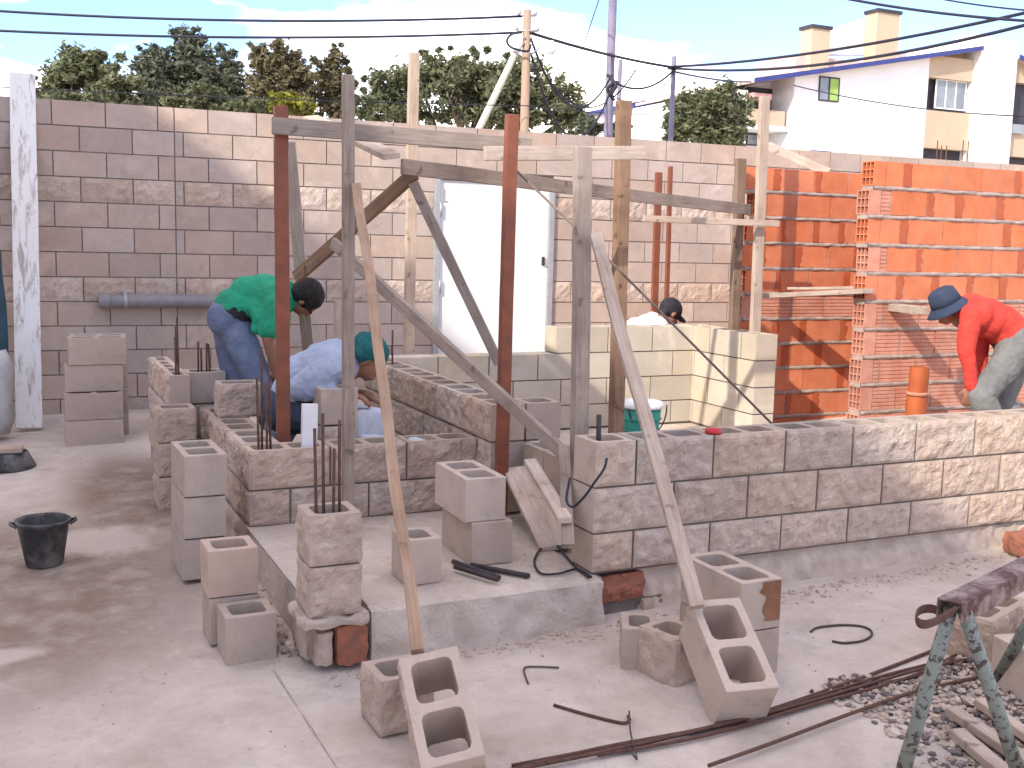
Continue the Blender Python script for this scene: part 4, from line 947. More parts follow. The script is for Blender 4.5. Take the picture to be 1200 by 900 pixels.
# --- man in green, bent over
d0_=6.55
J={}
def J_(u,v,d): return D(u,v,d)
lat=BACK*1.0
J=dict(hip=J_(272,372,d0_),mid=J_(292,345,d0_),sh=J_(326,347,d0_),neck=J_(341,349,d0_),head=J_(358,350,d0_),lat=lat,floor=F0,toe=RH+BACK*-.3)
shn=J_(322,357,d0_-.17); shf=J_(324,352,d0_+.17)
J['arms']=[(shn,J_(314,398,d0_-.18),J_(322,436,d0_-.12)),(shf,J_(330,395,d0_+.12),J_(334,434,d0_+.05))]
J['legs']=[(J_(275,382,d0_-.09),J_(306,452,d0_-.12),J_(330,540,d0_-.12)),(J_(268,380,d0_+.09),J_(276,455,d0_+.15),J_(280,530,d0_+.2))]
hs=[(J['arms'][0][2],V3((.3,0,-1)),BACK*-1,.35,1),(J['arms'][1][2],V3((.2,0,-1)),BACK,.35,-1)]
pg,to,ar,le=person('man in a green T-shirt and blue jeans bending down behind the left wall',J,.9,None,(RH*.3-Z*.95-BACK*-.25,RH*.95+Z*.3),hs)
blob('shirt',grow(to,.022)+[('c',J['hip'].lerp(J['mid'],.45)-lat*.07,J['hip'].lerp(J['mid'],.45)+lat*.07,.128,.128),
   ('c',shn,J_(316,385,d0_-.185),.072,.068),('c',shf,J_(328,382,d0_+.13),.072,.066),('c',J_(300,360,d0_-.14),J_(305,372,d0_-.16),.06,.055),('c',J_(310,352,d0_-.1),J_(300,385,d0_-.15),.06,.04)],'tgreen',pg,vox=.01,smooth=4,fold=.016,ff=8,seed=3)
blob('trousers',[('c',J['hip']-lat*.085,J['hip']+lat*.085,.128,.128)]+[q for l in le for q in grow(l,.022)],'jeans',pg,vox=.01,smooth=3,fold=.014,ff=10,seed=5)
blob('belt',[('c',J['hip'].lerp(J['mid'],.28)-lat*.075,J['hip'].lerp(J['mid'],.28)+lat*.075,.127,.127)],'capblack',pg,vox=.012)
hf=frame(RH*.3-Z*.95-BACK*-.25,RH*.95+Z*.3)
blob('hair',[('e',J['head']+hf[1]*.032-hf[0]*.022,(.087,.104,.092),hf[3]),('e',J['head']-hf[0]*.05-hf[1]*.02,(.076,.06,.08),hf[3])],'hair',pg,vox=.008,smooth=2,fold=.008,ff=40)
eyes(pg,J['head'],RH*.3-Z*.95-BACK*-.25,RH*.95+Z*.3)
# --- crouching man in pale blue
d0_=5.95
J=dict(hip=J_(338,478,d0_),mid=J_(358,440,d0_),sh=J_(395,425,d0_),neck=J_(412,420,d0_),head=J_(431,420,d0_),lat=lat,floor=F0,toe=RH)
shn=J_(388,432,d0_-.18); shf=J_(395,425,d0_+.17)
J['arms']=[(shn,J_(350,455,d0_-.22),J_(404,461,d0_-.2)),(shf,J_(392,462,d0_+.2),J_(428,462,d0_+.08))]
J['legs']=[(J_(342,486,d0_-.09),J_(392,486,d0_-.2),J_(352,560,d0_-.17)),(J_(338,484,d0_+.09),J_(396,490,d0_+.12),J_(345,560,d0_+.16))]
fc=(RH*.8-Z*.62,Z*.75+RH*.6)
hs=[(J['arms'][0][2],RH+Z*-.2,Z,.35,-1),(J['arms'][1][2],RH+Z*-.5,Z,.3,1)]
pb_,to,ar,le=person('crouching man in a pale blue shirt and teal knitted cap working behind the left wall',J,1.0,None,fc,hs)
blob('shirt',grow(to[:-1],.025)+grow([ar[0][0],ar[1][0]],.026)+[('c',J_(350,455,d0_-.22),J_(392,461,d0_-.2),.062,.045),('c',J_(330,500,d0_-.05),J_(322,520,d0_-.02),.09,.07),('c',J['arms'][1][1],J_(412,462,d0_+.13),.06,.045)],'tblue',pb_,vox=.01,smooth=4,fold=.018,ff=10,seed=7)
blob('trousers',[('c',J['hip']-lat*.085,J['hip']+lat*.085,.13,.13)]+[q for l in le for q in grow(l,.024)],'darkjean',pb_,vox=.01,smooth=3,fold=.013,ff=10,seed=5)
hf=frame(*fc)
blob('knitted_cap',[('e',J['head']+hf[1]*.052-hf[0]*.02,(.094,.112,.085),hf[3])]+[('c',J['head']+hf[1]*(.02+.03*k)-hf[0]*.03+hf[2]*.07,J['head']+hf[1]*(.02+.03*k)-hf[0]*.03-hf[2]*.07,.05,.05) for k in range(2)],'teal',pb_,vox=.006,smooth=2,fold=.008,ff=30)
blob('hair',[('e',J['head']-hf[0]*.055-hf[1]*.015,(.07,.05,.05),hf[3])],'hair',pb_,vox=.008,smooth=2)
eyes(pb_,J['head'],*fc)
# --- man in red with bucket hat
d0_=7.2
s_=.95
J=dict(hip=J_(1192,400,d0_),mid=J_(1172,378,d0_),sh=J_(1138,366,d0_),neck=J_(1126,365,d0_),head=J_(1111,360,d0_),lat=lat,floor=F0,toe=RH*-1)
shn=J_(1137,368,d0_-.16); shf=J_(1142,366,d0_+.16)
J['arms']=[(shn,J_(1133,412,d0_-.17),J_(1139,452,d0_-.13)),(shf,J_(1150,410,d0_+.12),J_(1146,448,d0_+.0))]
J['legs']=[(J_(1190,410,d0_-.09),J_(1150,463,d0_-.14),J_(1178,535,d0_-.12)),(J_(1195,410,d0_+.09),J_(1172,470,d0_+.14),J_(1215,535,d0_+.16))]
fc=(RH*-.85-Z*.5,Z*.85-RH*.5)
hs=[(J['arms'][0][2],RH*-.15-Z,BACK*-1,.3,-1),(J['arms'][1][2],RH*-.2-Z,BACK,.3,1)]
pr_,to,ar,le=person('man in a red long-sleeved top and dark bucket hat stooping by the orange brick wall',J,s_,None,fc,hs)
blob('shirt',grow(to,.02)+[q for a in ar for q in grow(a,.02)],'tred',pr_,vox=.01,smooth=4,fold=.015,ff=9,seed=11)
blob('trousers',[('c',J['hip']-lat*.085,J['hip']+lat*.085,.13,.13)]+[q for l in le for q in grow(l,.03)],'greytr',pr_,vox=.01,smooth=3,fold=.018,ff=11,seed=15)
hf=frame(*fc); Hm=hf[3].to_4x4(); Hm.translation=J['head']+hf[1]*.03
def hatmesh(prof,name,mat,par,n=32,off=(0,0,0),sub=1):
    mb=MB(); mb.lathe(prof,n); mb.v=[tuple(Hm@(V3(p)+V3(off))) for p in mb.v]; o=build(name,mb,mat,par,recalc=False); q=o.modifiers.new('s','SOLIDIFY'); q.thickness=.004
    return o
hatmesh([(.001,.105),(.06,.102),(.085,.085),(.094,.04),(.100,.0)],'bucket_hat','navy',pr_)
hatmesh([(.098,.003),(.102,-.004),(.13,-.032),(.150,-.05)],'hat_brim','navy',pr_)
eyes(pr_,J['head'],*fc,s=s_)
# --- man in white behind the cream wall
d0_=9.15
J=dict(hip=J_(728,430,d0_),mid=J_(738,400,d0_),sh=J_(762,385,d0_),neck=J_(774,376,d0_),head=J_(785,366,d0_),lat=(BACK*.8-RH*.2).normalized(),floor=F0,toe=RH)
shn=J_(765,392,d0_-.15); shf=J_(762,384,d0_+.16)
J['arms']=[(shn,J_(785,425,d0_-.15),J_(810,440,d0_-.1)),(shf,J_(785,425,d0_+.2),J_(810,440,d0_+.2))]
J['legs']=[(J_(730,438,d0_-.09),J_(760,450,d0_-.2),J_(728,485,d0_-.1)),(J_(730,438,d0_+.09),J_(765,450,d0_+.2),J_(732,485,d0_+.2))]
fc=(RH*.6+BACK*.35-Z*.6,Z*.75+RH*.5+BACK*.2)
hs=[(J['arms'][0][2],RH,Z,.3,-1),(J['arms'][1][2],RH,Z,.3,1)]
pw,to,ar,le=person('man in a white shirt and black cap crouching behind the cream wall',J,1.0,None,fc,hs)
blob('shirt',grow(to[:-1],.03)+grow([ar[0][0],ar[1][0]],.026),'twhite',pw,vox=.012,smooth=4,fold=.018,ff=8,seed=17)
blob('trousers',[q for l in le for q in grow(l,.022)]+[('c',J['hip']-lat*.085,J['hip']+lat*.085,.13,.13)],'darkjean',pw,vox=.012,smooth=3)
hf=frame(*fc); blob('cap',[('e',J['head']+hf[1]*.03-hf[0]*.012,(.09,.108,.095),hf[3]),('e',J['head']+hf[1]*.03+hf[0]*.11,(.075,.07,.012),hf[3])],'capblack',pw,vox=.007,smooth=2)
blob('hair',[('e',J['head']-hf[0]*.05-hf[1]*.03,(.07,.05,.06),hf[3])],'hair',pw,vox=.008,smooth=2)
# ------------------------------------------------------------------ trees
def leaf_tree(name,label,base,clumps,mat,n,ls,trunk_r,group=None,seed=1,droop=0):
    r=random.Random(seed); base=V3(base); t=empty(name,base,label,'tree' if name!='shrub' else 'shrub',group)
    mb=MB(); vol=[c[1][0]*c[1][2] for c in clumps]; ls=ls*1.15; n=int(n*1.45); tot=sum(vol)
    for (c,rad),v in zip(clumps,vol):
        k=int(n*v/tot); c=V3(c); sub=[]
        for i in range(max(16,int(38*v**.5))):
            d=V3((r.gauss(0,1),r.gauss(0,1),r.gauss(0,1))).normalized(); q=r.uniform(.2,1.0)
            sub.append((c+V3((d.x*rad[0]*q,d.y*rad[1]*q,d.z*rad[2]*q)),r.uniform(.25,.5)*min(rad)))
        for i in range(max(8,int(16*v**.5))):
            d=V3((r.gauss(0,1),r.gauss(0,1),r.gauss(0,1))).normalized(); q=r.uniform(.95,1.3)
            sub.append((c+V3((d.x*rad[0]*q,d.y*rad[1]*q,d.z*rad[2]*q)),r.uniform(.08,.2)*min(rad)))
        for i in range(k):
            sc_,sr=sub[r.randrange(len(sub))]
            d=V3((r.gauss(0,1),r.gauss(0,1),r.gauss(0,.8))).normalized()*sr*min(2.2,abs(r.gauss(.85,.38)))
            p=sc_+d; a=V3((r.gauss(0,1),r.gauss(0,1),r.gauss(0,.6)-droop)).normalized(); b=a.orthogonal().normalized(); b=(b*math.cos(r.random()*6)+a.cross(b)*math.sin(r.random()*6)).normalized()
            s=ls*r.uniform(.6,1.5); nn=a.cross(b)
            vs=[p-a*s, p+b*s*.38, p+a*s, p-b*s*.38]
            mb.add(vs,[(0,1,2,3)],0,(min(1,max(0,r.gauss(.45,.28))),r.random()))
    build('crown',mb,mat,t,recalc=False)
    mb=MB(); top=max(c[0][2] for c in clumps); cx=sum(c[0][0] for c in clumps)/len(clumps); cy_=sum(c[0][1] for c in clumps)/len(clumps)
    fork=base+(V3((cx,cy_,0))-V3((base.x,base.y,0)))*.3; fork.z=base.z+(top-base.z)*.42
    mb.tube([base,(base+fork)/2+V3((.06,.03,0)),fork],[trunk_r,trunk_r*.8,trunk_r*.65],10)
    for (c,rad) in clumps:
        c=V3(c); m_=(fork+c)/2+V3((r.uniform(-.3,.3),r.uniform(-.3,.3),r.uniform(0,.3))); mb.tube([fork,m_,c],[trunk_r*.5,trunk_r*.3,trunk_r*.08],7,cap=False)
        for i in range(3):
            e=c+V3((r.uniform(-1,1)*rad[0],r.uniform(-1,1)*rad[1],r.uniform(-.4,.5)*rad[2])); e=c.lerp(e,.6); mb.tube([m_,(m_+e)/2,e],[trunk_r*.25,trunk_r*.15,.01],6,cap=False)
    build('trunk',mb,'barkm',t)
def cl(u,v,w,h,d,dy=0):
    """crown clump seen at pixel (u,v), half sizes in pixels"""
    k=d/FPX; return (tuple(D(u,v,d)+V3((0,dy,0))),(w*k,w*k*.9,h*k))
def gb_(u,d): p=D(u,290,d); return (p.x,p.y,-.6)
gt='trees behind the rear wall'
leaf_tree('tree','rounded dark green tree at the far left beyond the rear wall',gb_(100,30),[cl(85,85,32,24,30),cl(130,98,36,26,30),cl(65,105,22,24,30),cl(105,75,26,16,30),cl(98,125,60,24,30)],'leafmid',13000,.075,.2,gt,1)
leaf_tree('tree','tallest dark tree beyond the rear wall, below the power lines',gb_(215,33),[cl(215,62,30,24,33),cl(190,88,34,28,33),cl(245,90,34,30,33),cl(215,110,60,26,33),cl(222,46,14,12,33),cl(178,66,16,14,33),cl(265,110,36,34,33)],'leafdark',16000,.08,.22,gt,2)
leaf_tree('tree','olive-brown tree beyond the rear wall, between the dark tree and the two narrow ones',gb_(335,31),[cl(330,72,26,24,31),cl(312,98,26,28,31),cl(350,98,28,28,31),cl(305,66,12,14,31),cl(330,122,46,22,31)],'leafbrown',11000,.075,.2,gt,3)
leaf_tree('tree','narrow olive tree beyond the rear wall, beside the slim grey post',gb_(393,31.5),[cl(394,72,13,20,31.5),cl(382,98,16,22,31.5),cl(402,104,14,22,31.5),cl(392,126,26,16,31.5)],'leafbrown',5000,.07,.15,gt,4)
leaf_tree('tree','broad spreading tree beyond the rear wall, behind the leaning utility pole brace',gb_(545,30),[cl(480,92,42,22,30),cl(545,88,48,26,30),cl(600,98,44,28,30),cl(450,112,30,24,30),cl(640,118,40,26,30),cl(520,76,30,16,30),cl(560,120,70,26,30),cl(668,138,24,16,30),cl(470,130,50,20,30),cl(600,140,60,16,30)],'leafmid',24000,.075,.25,gt,5,droop=.3)
leaf_tree('tree','dark rounded tree standing in front of the far white house',gb_(830,27),[cl(815,130,28,24,27),cl(848,126,28,26,27),cl(830,150,42,26,27),cl(862,150,18,28,27),cl(796,152,18,20,27)],'leafmid',12000,.07,.2,gt,6)
gs='low shrubs behind the rear wall'
leaf_tree('shrub','light green shrub beyond the rear wall near the whitewashed board',gb_(85,20),[cl(70,122,30,14,20),cl(110,124,30,14,20)],'leafmid',4500,.05,.06,gs,7)
leaf_tree('shrub','pale green shrub beyond the rear wall below the tallest tree',gb_(235,20),[cl(205,122,26,13,20),cl(245,118,36,18,20),cl(285,128,30,14,20)],'leafmid',6500,.05,.06,gs,8)
leaf_tree('shrub','yellow-green shrub beyond the rear wall below the olive tree',gb_(335,20),[cl(332,116,16,10,20),cl(345,126,24,10,20)],'leafyel',2600,.045,.05,gs,9)
leaf_tree('shrub','small dark shrub beyond the rear wall beside the tall steel pole',gb_(695,24),[cl(690,150,22,10,24),cl(722,152,16,10,24)],'leafdark',2400,.05,.05,gs,10)
# ------------------------------------------------------------------ poles and lines
gpz='utility poles beyond the rear wall'
def pole(label,u,vt,d,r0,r1,mat,ub=None,extra=None):
    top=D(u,vt,d); b=V3((top.x,top.y,-.7)); t=empty('utility_pole',b,label,'utility pole',gpz)
    mb=MB(); mb.tube([b,(b+top)/2,top],[r0,(r0+r1)/2,r1],14); build('shaft',mb,mat,t); return t,top,b
P1,top1,b1=pole('wooden utility pole with a street light and a pale leaning brace',618,12,16,.085,.06,'pole')
mb=MB(); e0=D(557,160,16.2); e1=D(611,48,16); dd=(e0-e1).normalized(); mb.tube([e1,e0+dd*((e0.z+.7)/-dd.z if dd.z<0 else 0)],[.05,.065],12); build('brace_pole',mb,'paleplole',P1)
for v_,w_ in ((18,.12),(36,.16)):
    c=D(618,v_,16); mb=MB(); mb.tube([c-RH*w_,c+RH*w_],.02,8); mb.tube([c-RH*w_,c-RH*w_+Z*.06],.025,10); mb.tube([c+RH*w_,c+RH*w_+Z*.06],.025,10); build('insulator_bracket',mb,'doorgrey',P1)
mb=MB(); mb.tube([D(620,66,16),D(632,56,15.9),D(640,52,15.8)],.012,8); build('lamp_arm',mb,'doorgrey',P1)
c=D(646,56,15.8); mb=MB(); mb.lathe([(0,-.10),(.05,-.09),(.075,-.04),(.08,.02),(.05,.08),(.03,.1),(0,.1)],18,c=tuple(c)); build('lamp_head',mb,'pvcw',P1)
P2,top2,b2=pole('tall violet-grey steel pole running out of the top of the picture',719,-25,18,.085,.07,'steelpole')
P3,top3,b3=pole('short thin pole just right of the tall steel pole',727,70,24,.06,.05,'steelpole')
P4,top4,b4=pole('slim grey pole in front of the far tree',790,66,20,.055,.045,'steelpole')
c=D(790,80,20); mb=MB(); mb.tube([c-RH*.12,c+RH*.12],.03,8); build('cable_clamp',mb,'wire',P4)
def sag(a,b,s,n=14): return [a.lerp(b,i/n)-Z*s*4*(i/n)*(1-i/n) for i in range(n+1)]
gw='overhead lines'
def line(label,a,b,s,r=.014):
    pts=sag(a,b,s)
    # lines that leave the picture run on to a next pole well outside it
    def off(p):
        q=p-CP; u=600+FPX*q.dot(RT)/q.dot(FW); v=450-FPX*q.dot(UP)/q.dot(FW); return u<-20 or u>1205 or v<-4
    if off(a): pts=[a+(pts[0]-pts[1]).normalized()*18]+pts
    if off(b): pts=pts+[b+(pts[-1]-pts[-2]).normalized()*18]
    tube_thing('power_line',label,'power line',pts,r,'wire',gw,n=6)
ins=top1
line('upper overhead line running left from the wooden pole',D(-60,9,15.5),D(612,19,16),.12,.018)
line('second overhead line running left from the wooden pole',D(-60,33,15.5),D(612,38,16),.10,.018)
line('thick overhead line from the wooden pole down to the slim grey pole',D(620,38,16),D(790,79,20),.05,.024)
line('overhead line from the slim grey pole rising to the upper right corner',D(790,78,20),D(1215,12,13),.12,.022)
line('lower overhead line from the slim grey pole rising to the right',D(790,80,20),D(1215,26,12.5),.22,.022)
line('line crossing low in front of the white house',D(930,100,16),D(1230,137,14),.1,.008)
line('thin line along the trees just above the rear wall',D(-40,100,13),D(618,124,16),.03,.007)
line('thin line from the wooden pole on past the steel pole to the house',D(618,124,16),D(800,134,22),.05,.007)
line('top double line at the upper right, left strand',D(960,-8,13),D(1230,26,11),.05,.016)
line('top double line at the upper right, right strand',D(1070,-8,13),D(1230,14,11),.03,.010)
line('steep thin line coming down from the sky to behind the tree',D(705,-10,17),D(664,110,19),.02,.008)
line('sagging cable loop from the wooden pole to the tall steel pole',D(622,45,16),D(717,88,18),.75,.018)
line('deeper sagging cable loop between the wooden and steel poles',D(622,62,16),D(718,100,18),1.05,.018)
line('loose cable sagging from the wooden pole to near the roof line',D(640,90,16.5),D(745,82,19),.55,.014)
line('cable from the steel pole to the slim grey pole',D(718,95,18),D(790,82,20),.22,.02)
line('thin second cable from the steel pole to the slim grey pole',D(718,112,18),D(790,84,20),.3,.010)
line('thick service cable from the slim pole to the roof edge of the house',D(790,84,20),D(880,96,30),.05,.02)
tube_thing('cable_coil','coil of spare cable hanging beside the wooden pole','cable',[D(612,38,15.9),D(600,40,15.9),D(594,48,15.9),D(600,56,15.9),D(618,60,15.9),D(622,52,15.85)],.018,'wire',smooth_n=5)
tube_thing('cable_coil','knot of cables bundled on the tall steel pole','cable',[D(712,88,17.8),D(722,100,17.7),D(714,112,17.8),D(724,96,17.75),D(712,104,17.8),D(720,118,17.85)],.028,'wire',smooth_n=5)
# ------------------------------------------------------------------ the white house at the right
YH=34.0
hx=lambda u,v=120: PY(u,v,YH).x
hz=lambda u,v: PY(u,v,YH).z
hs_=empty('house',(PY(1050,150,YH).x,YH,-.8),'two-storey white house with beige panels, blue roof edge and chimneys','house')
def hbox(x0,x1,y0,y1,z0,z1,nm,mat,par=hs_,bev=0):
    mb=MB(); mb.box((x0,YH+y0,z0),(x1,YH+y1,z1)); return build(nm,mb,mat,par,bevel=bev)
xa=hx(930); xb=hx(1086); xc=hx(1138); xd=hx(1181); xe=xd+7; xl=hx(872)
zt0=hz(930,84); zt1=hz(1086,66); ztc=hz(1138,60)
def prism(x0,x1,za,zb_,y0,y1,nm,mat,z0=-.8,par=hs_):
    mb=MB(); vs=[(x0,YH+y0,z0),(x1,YH+y0,z0),(x1,YH+y0,zb_),(x0,YH+y0,za),(x0,YH+y1,z0),(x1,YH+y1,z0),(x1,YH+y1,zb_),(x0,YH+y1,za)]
    mb.add(vs,[(0,1,2,3),(7,6,5,4),(0,4,5,1),(1,5,6,2),(2,6,7,3),(3,7,4,0)]); return build(nm,mb,mat,par)
W1=prism(xa,xb,zt0,zt1,0,9,'wall','hwhite')
# window in the white wall
def window(u0,v0,u1,v1,par,y=-.03,panes=2,frame='pvcw',curtain=False,nm='window'):
    x0,x1=hx(u0),hx(u1); z0,z1=hz((u0+u1)/2,v1),hz((u0+u1)/2,v0); fw_=.06
    mb=MB(); mb.box((x0,YH+y-.02,z0),(x1,YH+y+.02,z0+fw_)); mb.box((x0,YH+y-.02,z1-fw_),(x1,YH+y+.02,z1))
    for k in range(panes+1):
        xx=x0+(x1-x0-fw_)*k/panes; mb.box((xx,YH+y-.022,z0+fw_+.001),(xx+fw_,YH+y+.022,z1-fw_-.001))
    w=build(nm,mb,frame,par); mb=MB(); mb.box((x0+.01,YH+y+.0,z0+.01),(x1-.01,YH+y+.012,z1-.01)); build('pane',mb,'glass',w)
    if curtain:
        mb=MB(); mb.box((x0+(x1-x0)*.55,YH+y-.008,z0+fw_),(x1-fw_,YH+y-.003,z1-fw_)); build('curtain',mb,'curtain',w)
    return w
window(958,90,982,119,W1,panes=2,frame='hdark',curtain=True); window(953,177,977,186,W1,panes=2,frame='hblue')
# beige bay right of it, recessed storeys
prism(xb+.002,xc,hz(1086,66),ztc,.5,9,'wall','hbeige')
def bz(u0,u1,v0,v1,y0,y1,nm,mat): return hbox(hx(u0),hx(u1),y0,y1,hz((u0+u1)/2,v1),hz((u0+u1)/2,v0),nm,mat)
B1=bz(1086.3,1142,67,93,.02,.5,'upper_panel','hbeige')
bz(1086.3,1139,130,175,.02,.5,'balcony_panel','hbeige')
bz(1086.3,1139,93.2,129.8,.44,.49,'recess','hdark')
wq=window(1100,93,1136,128,hs_,y=.25,panes=3)
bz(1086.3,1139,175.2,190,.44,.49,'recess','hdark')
for u_ in (1092,1097,1103,1122,1128):
    x_=hx(u_,180); mb=MB(); mb.tube([(x_,YH-.3,hz(u_,195)),(x_,YH-.3,hz(u_,165+3*(u_%3)))],.03,6); build('rebar',mb,'rust',hs_)
# white pier
hbox(xc+.001,xd,-.35,9,-.8,hz(1160,46),'pier','hwhite'); hbox(hx(1150,46),hx(1168,46),.5,1.5,hz(1160,46)+.001,hz(1160,38),'pier_cap','hwhite')
# right wing
prism(xd+.002,xe,hz(1181,72),hz(1181,72)-1.6,.5,9,'wall','hbeige')
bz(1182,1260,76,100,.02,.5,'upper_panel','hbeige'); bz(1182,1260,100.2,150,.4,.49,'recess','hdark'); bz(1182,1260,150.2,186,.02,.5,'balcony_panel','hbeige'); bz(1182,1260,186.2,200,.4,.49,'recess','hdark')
bz(1180,1200,146,157,-.15,.0,'balcony_laundry','glass')
# roof slabs with blue fascia
def roofslab(p0,p1,y0,y1,th,nm,mat):
    mb=MB(); (x0,z0),(x1,z1)=p0,p1; vs=[(x0,YH+y0,z0),(x1,YH+y0,z1),(x1,YH+y0,z1+th),(x0,YH+y0,z0+th),(x0,YH+y1,z0),(x1,YH+y1,z1),(x1,YH+y1,z1+th),(x0,YH+y1,z0+th)]
    mb.add(vs,[(0,1,2,3),(7,6,5,4),(0,4,5,1),(1,5,6,2),(2,6,7,3),(3,7,4,0)]); return build(nm,mb,mat,hs_)
RF=roofslab((hx(876,98),hz(876,98)),(xc,ztc+.01),-.45,9,.14,'roof','hroof')
f=roofslab((hx(876,98),hz(876,98)-.02),(xc-.002,ztc),-.50,-.452,.2,'fascia','hblue')
roofslab((xd+.002,hz(1181,70)+.02),(xe,hz(1181,70)-1.6),-.45,9,.14,'roof','hroof'); roofslab((xd+.002,hz(1181,70)),(xe,hz(1181,70)-1.62),-.5,-.452,.2,'fascia','hblue')
# raised pinkish roof, chimneys, ragged white parapet
YB=4.0
kx=lambda u,v=60: PY(u,v,YH+YB).x
kz=lambda u,v: PY(u,v,YH+YB).z
mb=MB(); a0,a1=kx(933),kx(1045); mb.box((a0,YH+YB,kz(980,100)),(a1,YH+YB+3,kz(980,69))); build('roof_ridge',mb,'hroof',hs_)
for (u0,u1,v0,v1) in ((944,965,34,70),(1019,1045,15,66)):
    mb=MB(); mb.box((kx(u0),YH+YB-.4,kz(u0,v1)-1),(kx(u1),YH+YB+.4,kz(u0,v0))); cn=build('chimney',mb,'hbeige',hs_)
    mb=MB(); mb.box((kx(u0)-.08,YH+YB-.48,kz(u0,v0)+.001),(kx(u1)+.08,YH+YB+.48,kz(u0,v0)+.16)); build('chimney_cap',mb,'hdark',cn)
mb=MB(); prof=[(966,64),(966,46),(975,36),(982,33),(990,30),(1000,26),(1006,27),(1012,22),(1018,22),(1018,64)]
vs=[];n=len(prof)
for yy in (YB+.6,YB+1.0):
    for u_,v_ in prof: q=PY(u_,v_,YH+YB+.6); vs.append((q.x,YH+yy,q.z))
mb.add(vs,[tuple(range(n)),tuple(reversed(range(n,2*n)))]+[(i,(i+1)%n,n+(i+1)%n,n+i) for i in range(n)]); build('parapet',mb,'hwhite',hs_)
# left wing with balconies
Lw=prism(xl,xa-.002,hz(872,97)-.15,zt0-.15,1.6,9,'wall','hwhite')
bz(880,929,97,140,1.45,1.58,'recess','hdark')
hbox(hx(882),hx(926),.3,1.44,hz(905,146),hz(905,128),'balcony_panel','hbeige')
hbox(hx(876),hx(929),.2,1.44,hz(905,152),hz(905,146.5),'balcony_slab','hwhite')
hbox(hx(870),hx(881),.3,1.58,-.8,hz(872,104),'pier','hwhite')
hbox(hx(884),hx(906),.1,.9,hz(895,116),hz(895,109),'awning','redaw')
window(884,152,898,166,hs_,y=1.55,panes=1,frame='hdark'); window(903,153,922,168,hs_,y=1.55,panes=1,frame='hdark')
# farther white house at left of it
YK=44
qx=lambda u,v=120: PY(u,v,YK)
h2=empty('house',(PY(770,140,YK).x,YK,-.8),'smaller white house with a blue roof edge behind the slim pole','house')
mb=MB(); a=PY(742,126,YK);b=PY(880,112,YK); vs=[(a.x,YK,-.8),(b.x,YK,-.8),(b.x,YK,b.z),(a.x,YK,a.z)]; vs+=[(x,y+8,z) for x,y,z in vs]
mb.add(vs,[(0,1,2,3),(7,6,5,4),(0,4,5,1),(1,5,6,2),(2,6,7,3),(3,7,4,0)]); build('wall',mb,'hwhite',h2)
a=PY(736,121,YK);b=PY(884,103,YK); mb=MB(); vs=[(a.x,YK-.6,a.z-.25),(b.x,YK-.6,b.z-.25),(b.x,YK-.6,b.z),(a.x,YK-.6,a.z)]; vs+=[(x,y+9,z) for x,y,z in vs]
mb.add(vs,[(0,1,2,3),(7,6,5,4),(0,4,5,1),(1,5,6,2),(2,6,7,3),(3,7,4,0)]); build('roof',mb,'hblue',h2)
mb=MB(); a=PY(750,130,YK);b=PY(764,147,YK); mb.box((a.x,YK-.05,b.z),(b.x,YK-.001,a.z)); w=build('window',mb,'hdark',h2); mb=MB(); mb.box((a.x+.1,YK-.07,b.z+.1),(b.x-.1,YK-.055,a.z-.1)); build('pane',mb,'glass',w)
# ------------------------------------------------------------------ neighbouring building on the left that shades the yard (outside the picture)
nb=empty('house',(-9.2,-1,-.9),'plain rendered neighbour building along the left side of the yard','house')
XN=-9.0; HN=1.0-.735*XN
mb=MB(); mb.box((XN-6,-24,-1),(XN,8,HN-.12)); build('wall',mb,'hwhite',nb); mb=MB(); mb.box((XN-6.1,-24.1,HN-.119),(XN+.02,8.1,HN)); build('roof',mb,'mortarl',nb)
for y_ in (-3,0.5,3): 
    mb=MB(); mb.box((XN+.003,y_,.4),(XN+.05,y_+1.1,1.6)); w=build('window',mb,'doorgrey',nb); mb=MB(); mb.box((XN+.052,y_+.06,.46),(XN+.06,y_+1.04,1.54)); build('pane',mb,'glass',w)
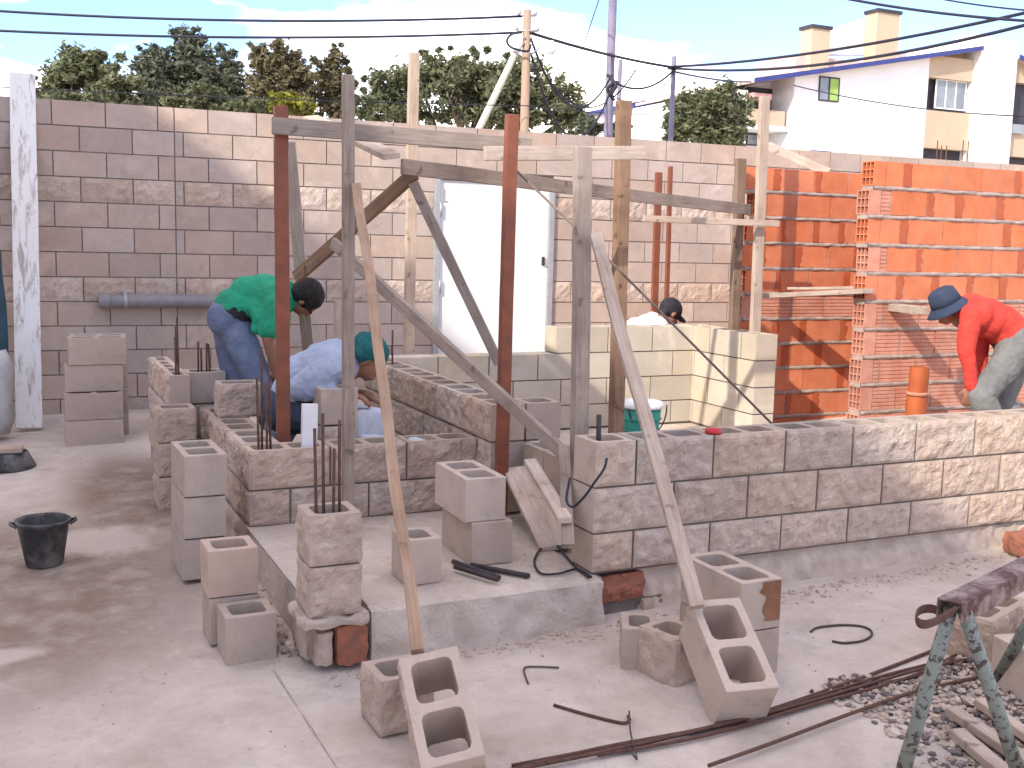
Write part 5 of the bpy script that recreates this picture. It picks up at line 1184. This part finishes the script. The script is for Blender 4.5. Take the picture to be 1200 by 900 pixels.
# ------------------------------------------------------------------ light, sky
def world():
    w=bpy.data.worlds.new('World'); sc.world=w; w.use_nodes=True; t=w.node_tree; bg=t.nodes['Background']
    sky=t.nodes.new('ShaderNodeTexSky'); sky.sky_type='NISHITA'; sky.sun_disc=False; sky.sun_elevation=SUN_EL; sky.sun_rotation=SUN_ROT; sky.air_density=1; sky.dust_density=.6; sky.ozone_density=1.5
    tc=t.nodes.new('ShaderNodeTexCoord'); mp=t.nodes.new('ShaderNodeMapping'); mp.inputs['Scale'].default_value=(1,1,3.2)
    n=t.nodes.new('ShaderNodeTexNoise'); n.inputs['Scale'].default_value=1.9; n.inputs['Detail'].default_value=6; n.inputs['Roughness'].default_value=.55
    r=t.nodes.new('ShaderNodeValToRGB'); r.color_ramp.elements[0].position=.50; r.color_ramp.elements[1].position=.68
    mx=t.nodes.new('ShaderNodeMix'); mx.data_type='RGBA'; mx.inputs[7].default_value=(15.5,12.9,10.4,1)
    L=t.links.new; L(tc.outputs['Generated'],mp.inputs[0]); L(mp.outputs[0],n.inputs[0]); L(n.outputs[0],r.inputs[0]); L(r.outputs[0],mx.inputs[0]); tn=t.nodes.new('ShaderNodeMix'); tn.data_type='RGBA'; tn.blend_type='MULTIPLY'; tn.inputs[0].default_value=1; tn.inputs[7].default_value=(.60,.66,.84,1); L(sky.outputs[0],tn.inputs[6]); L(tn.outputs[2],mx.inputs[6]); L(mx.outputs[2],bg.inputs[0])
    bg.inputs['Strength'].default_value=SKY
SKY=.15
sd=V3((.71,.40,-.52)).normalized()   # direction the sunlight travels
SUN_EL=math.asin(-sd.z); SUN_ROT=math.atan2(-sd.x,-sd.y)
world()
sl=bpy.data.lights.new('sun','SUN'); so=bpy.data.objects.new('sun',sl); C.objects.link(so); sl.energy=2.0; sl.angle=R_(.9); sl.color=(1,.93,.82)
so.rotation_euler=sd.to_track_quat('-Z','Y').to_euler()
sc.view_settings.view_transform='Standard'; sc.view_settings.look='None'; sc.view_settings.gamma=1; sc.view_settings.exposure=1.47
sc.render.engine='CYCLES'
sc.cycles.max_bounces=8; sc.cycles.diffuse_bounces=4
sc.render.resolution_x=1024; sc.render.resolution_y=768
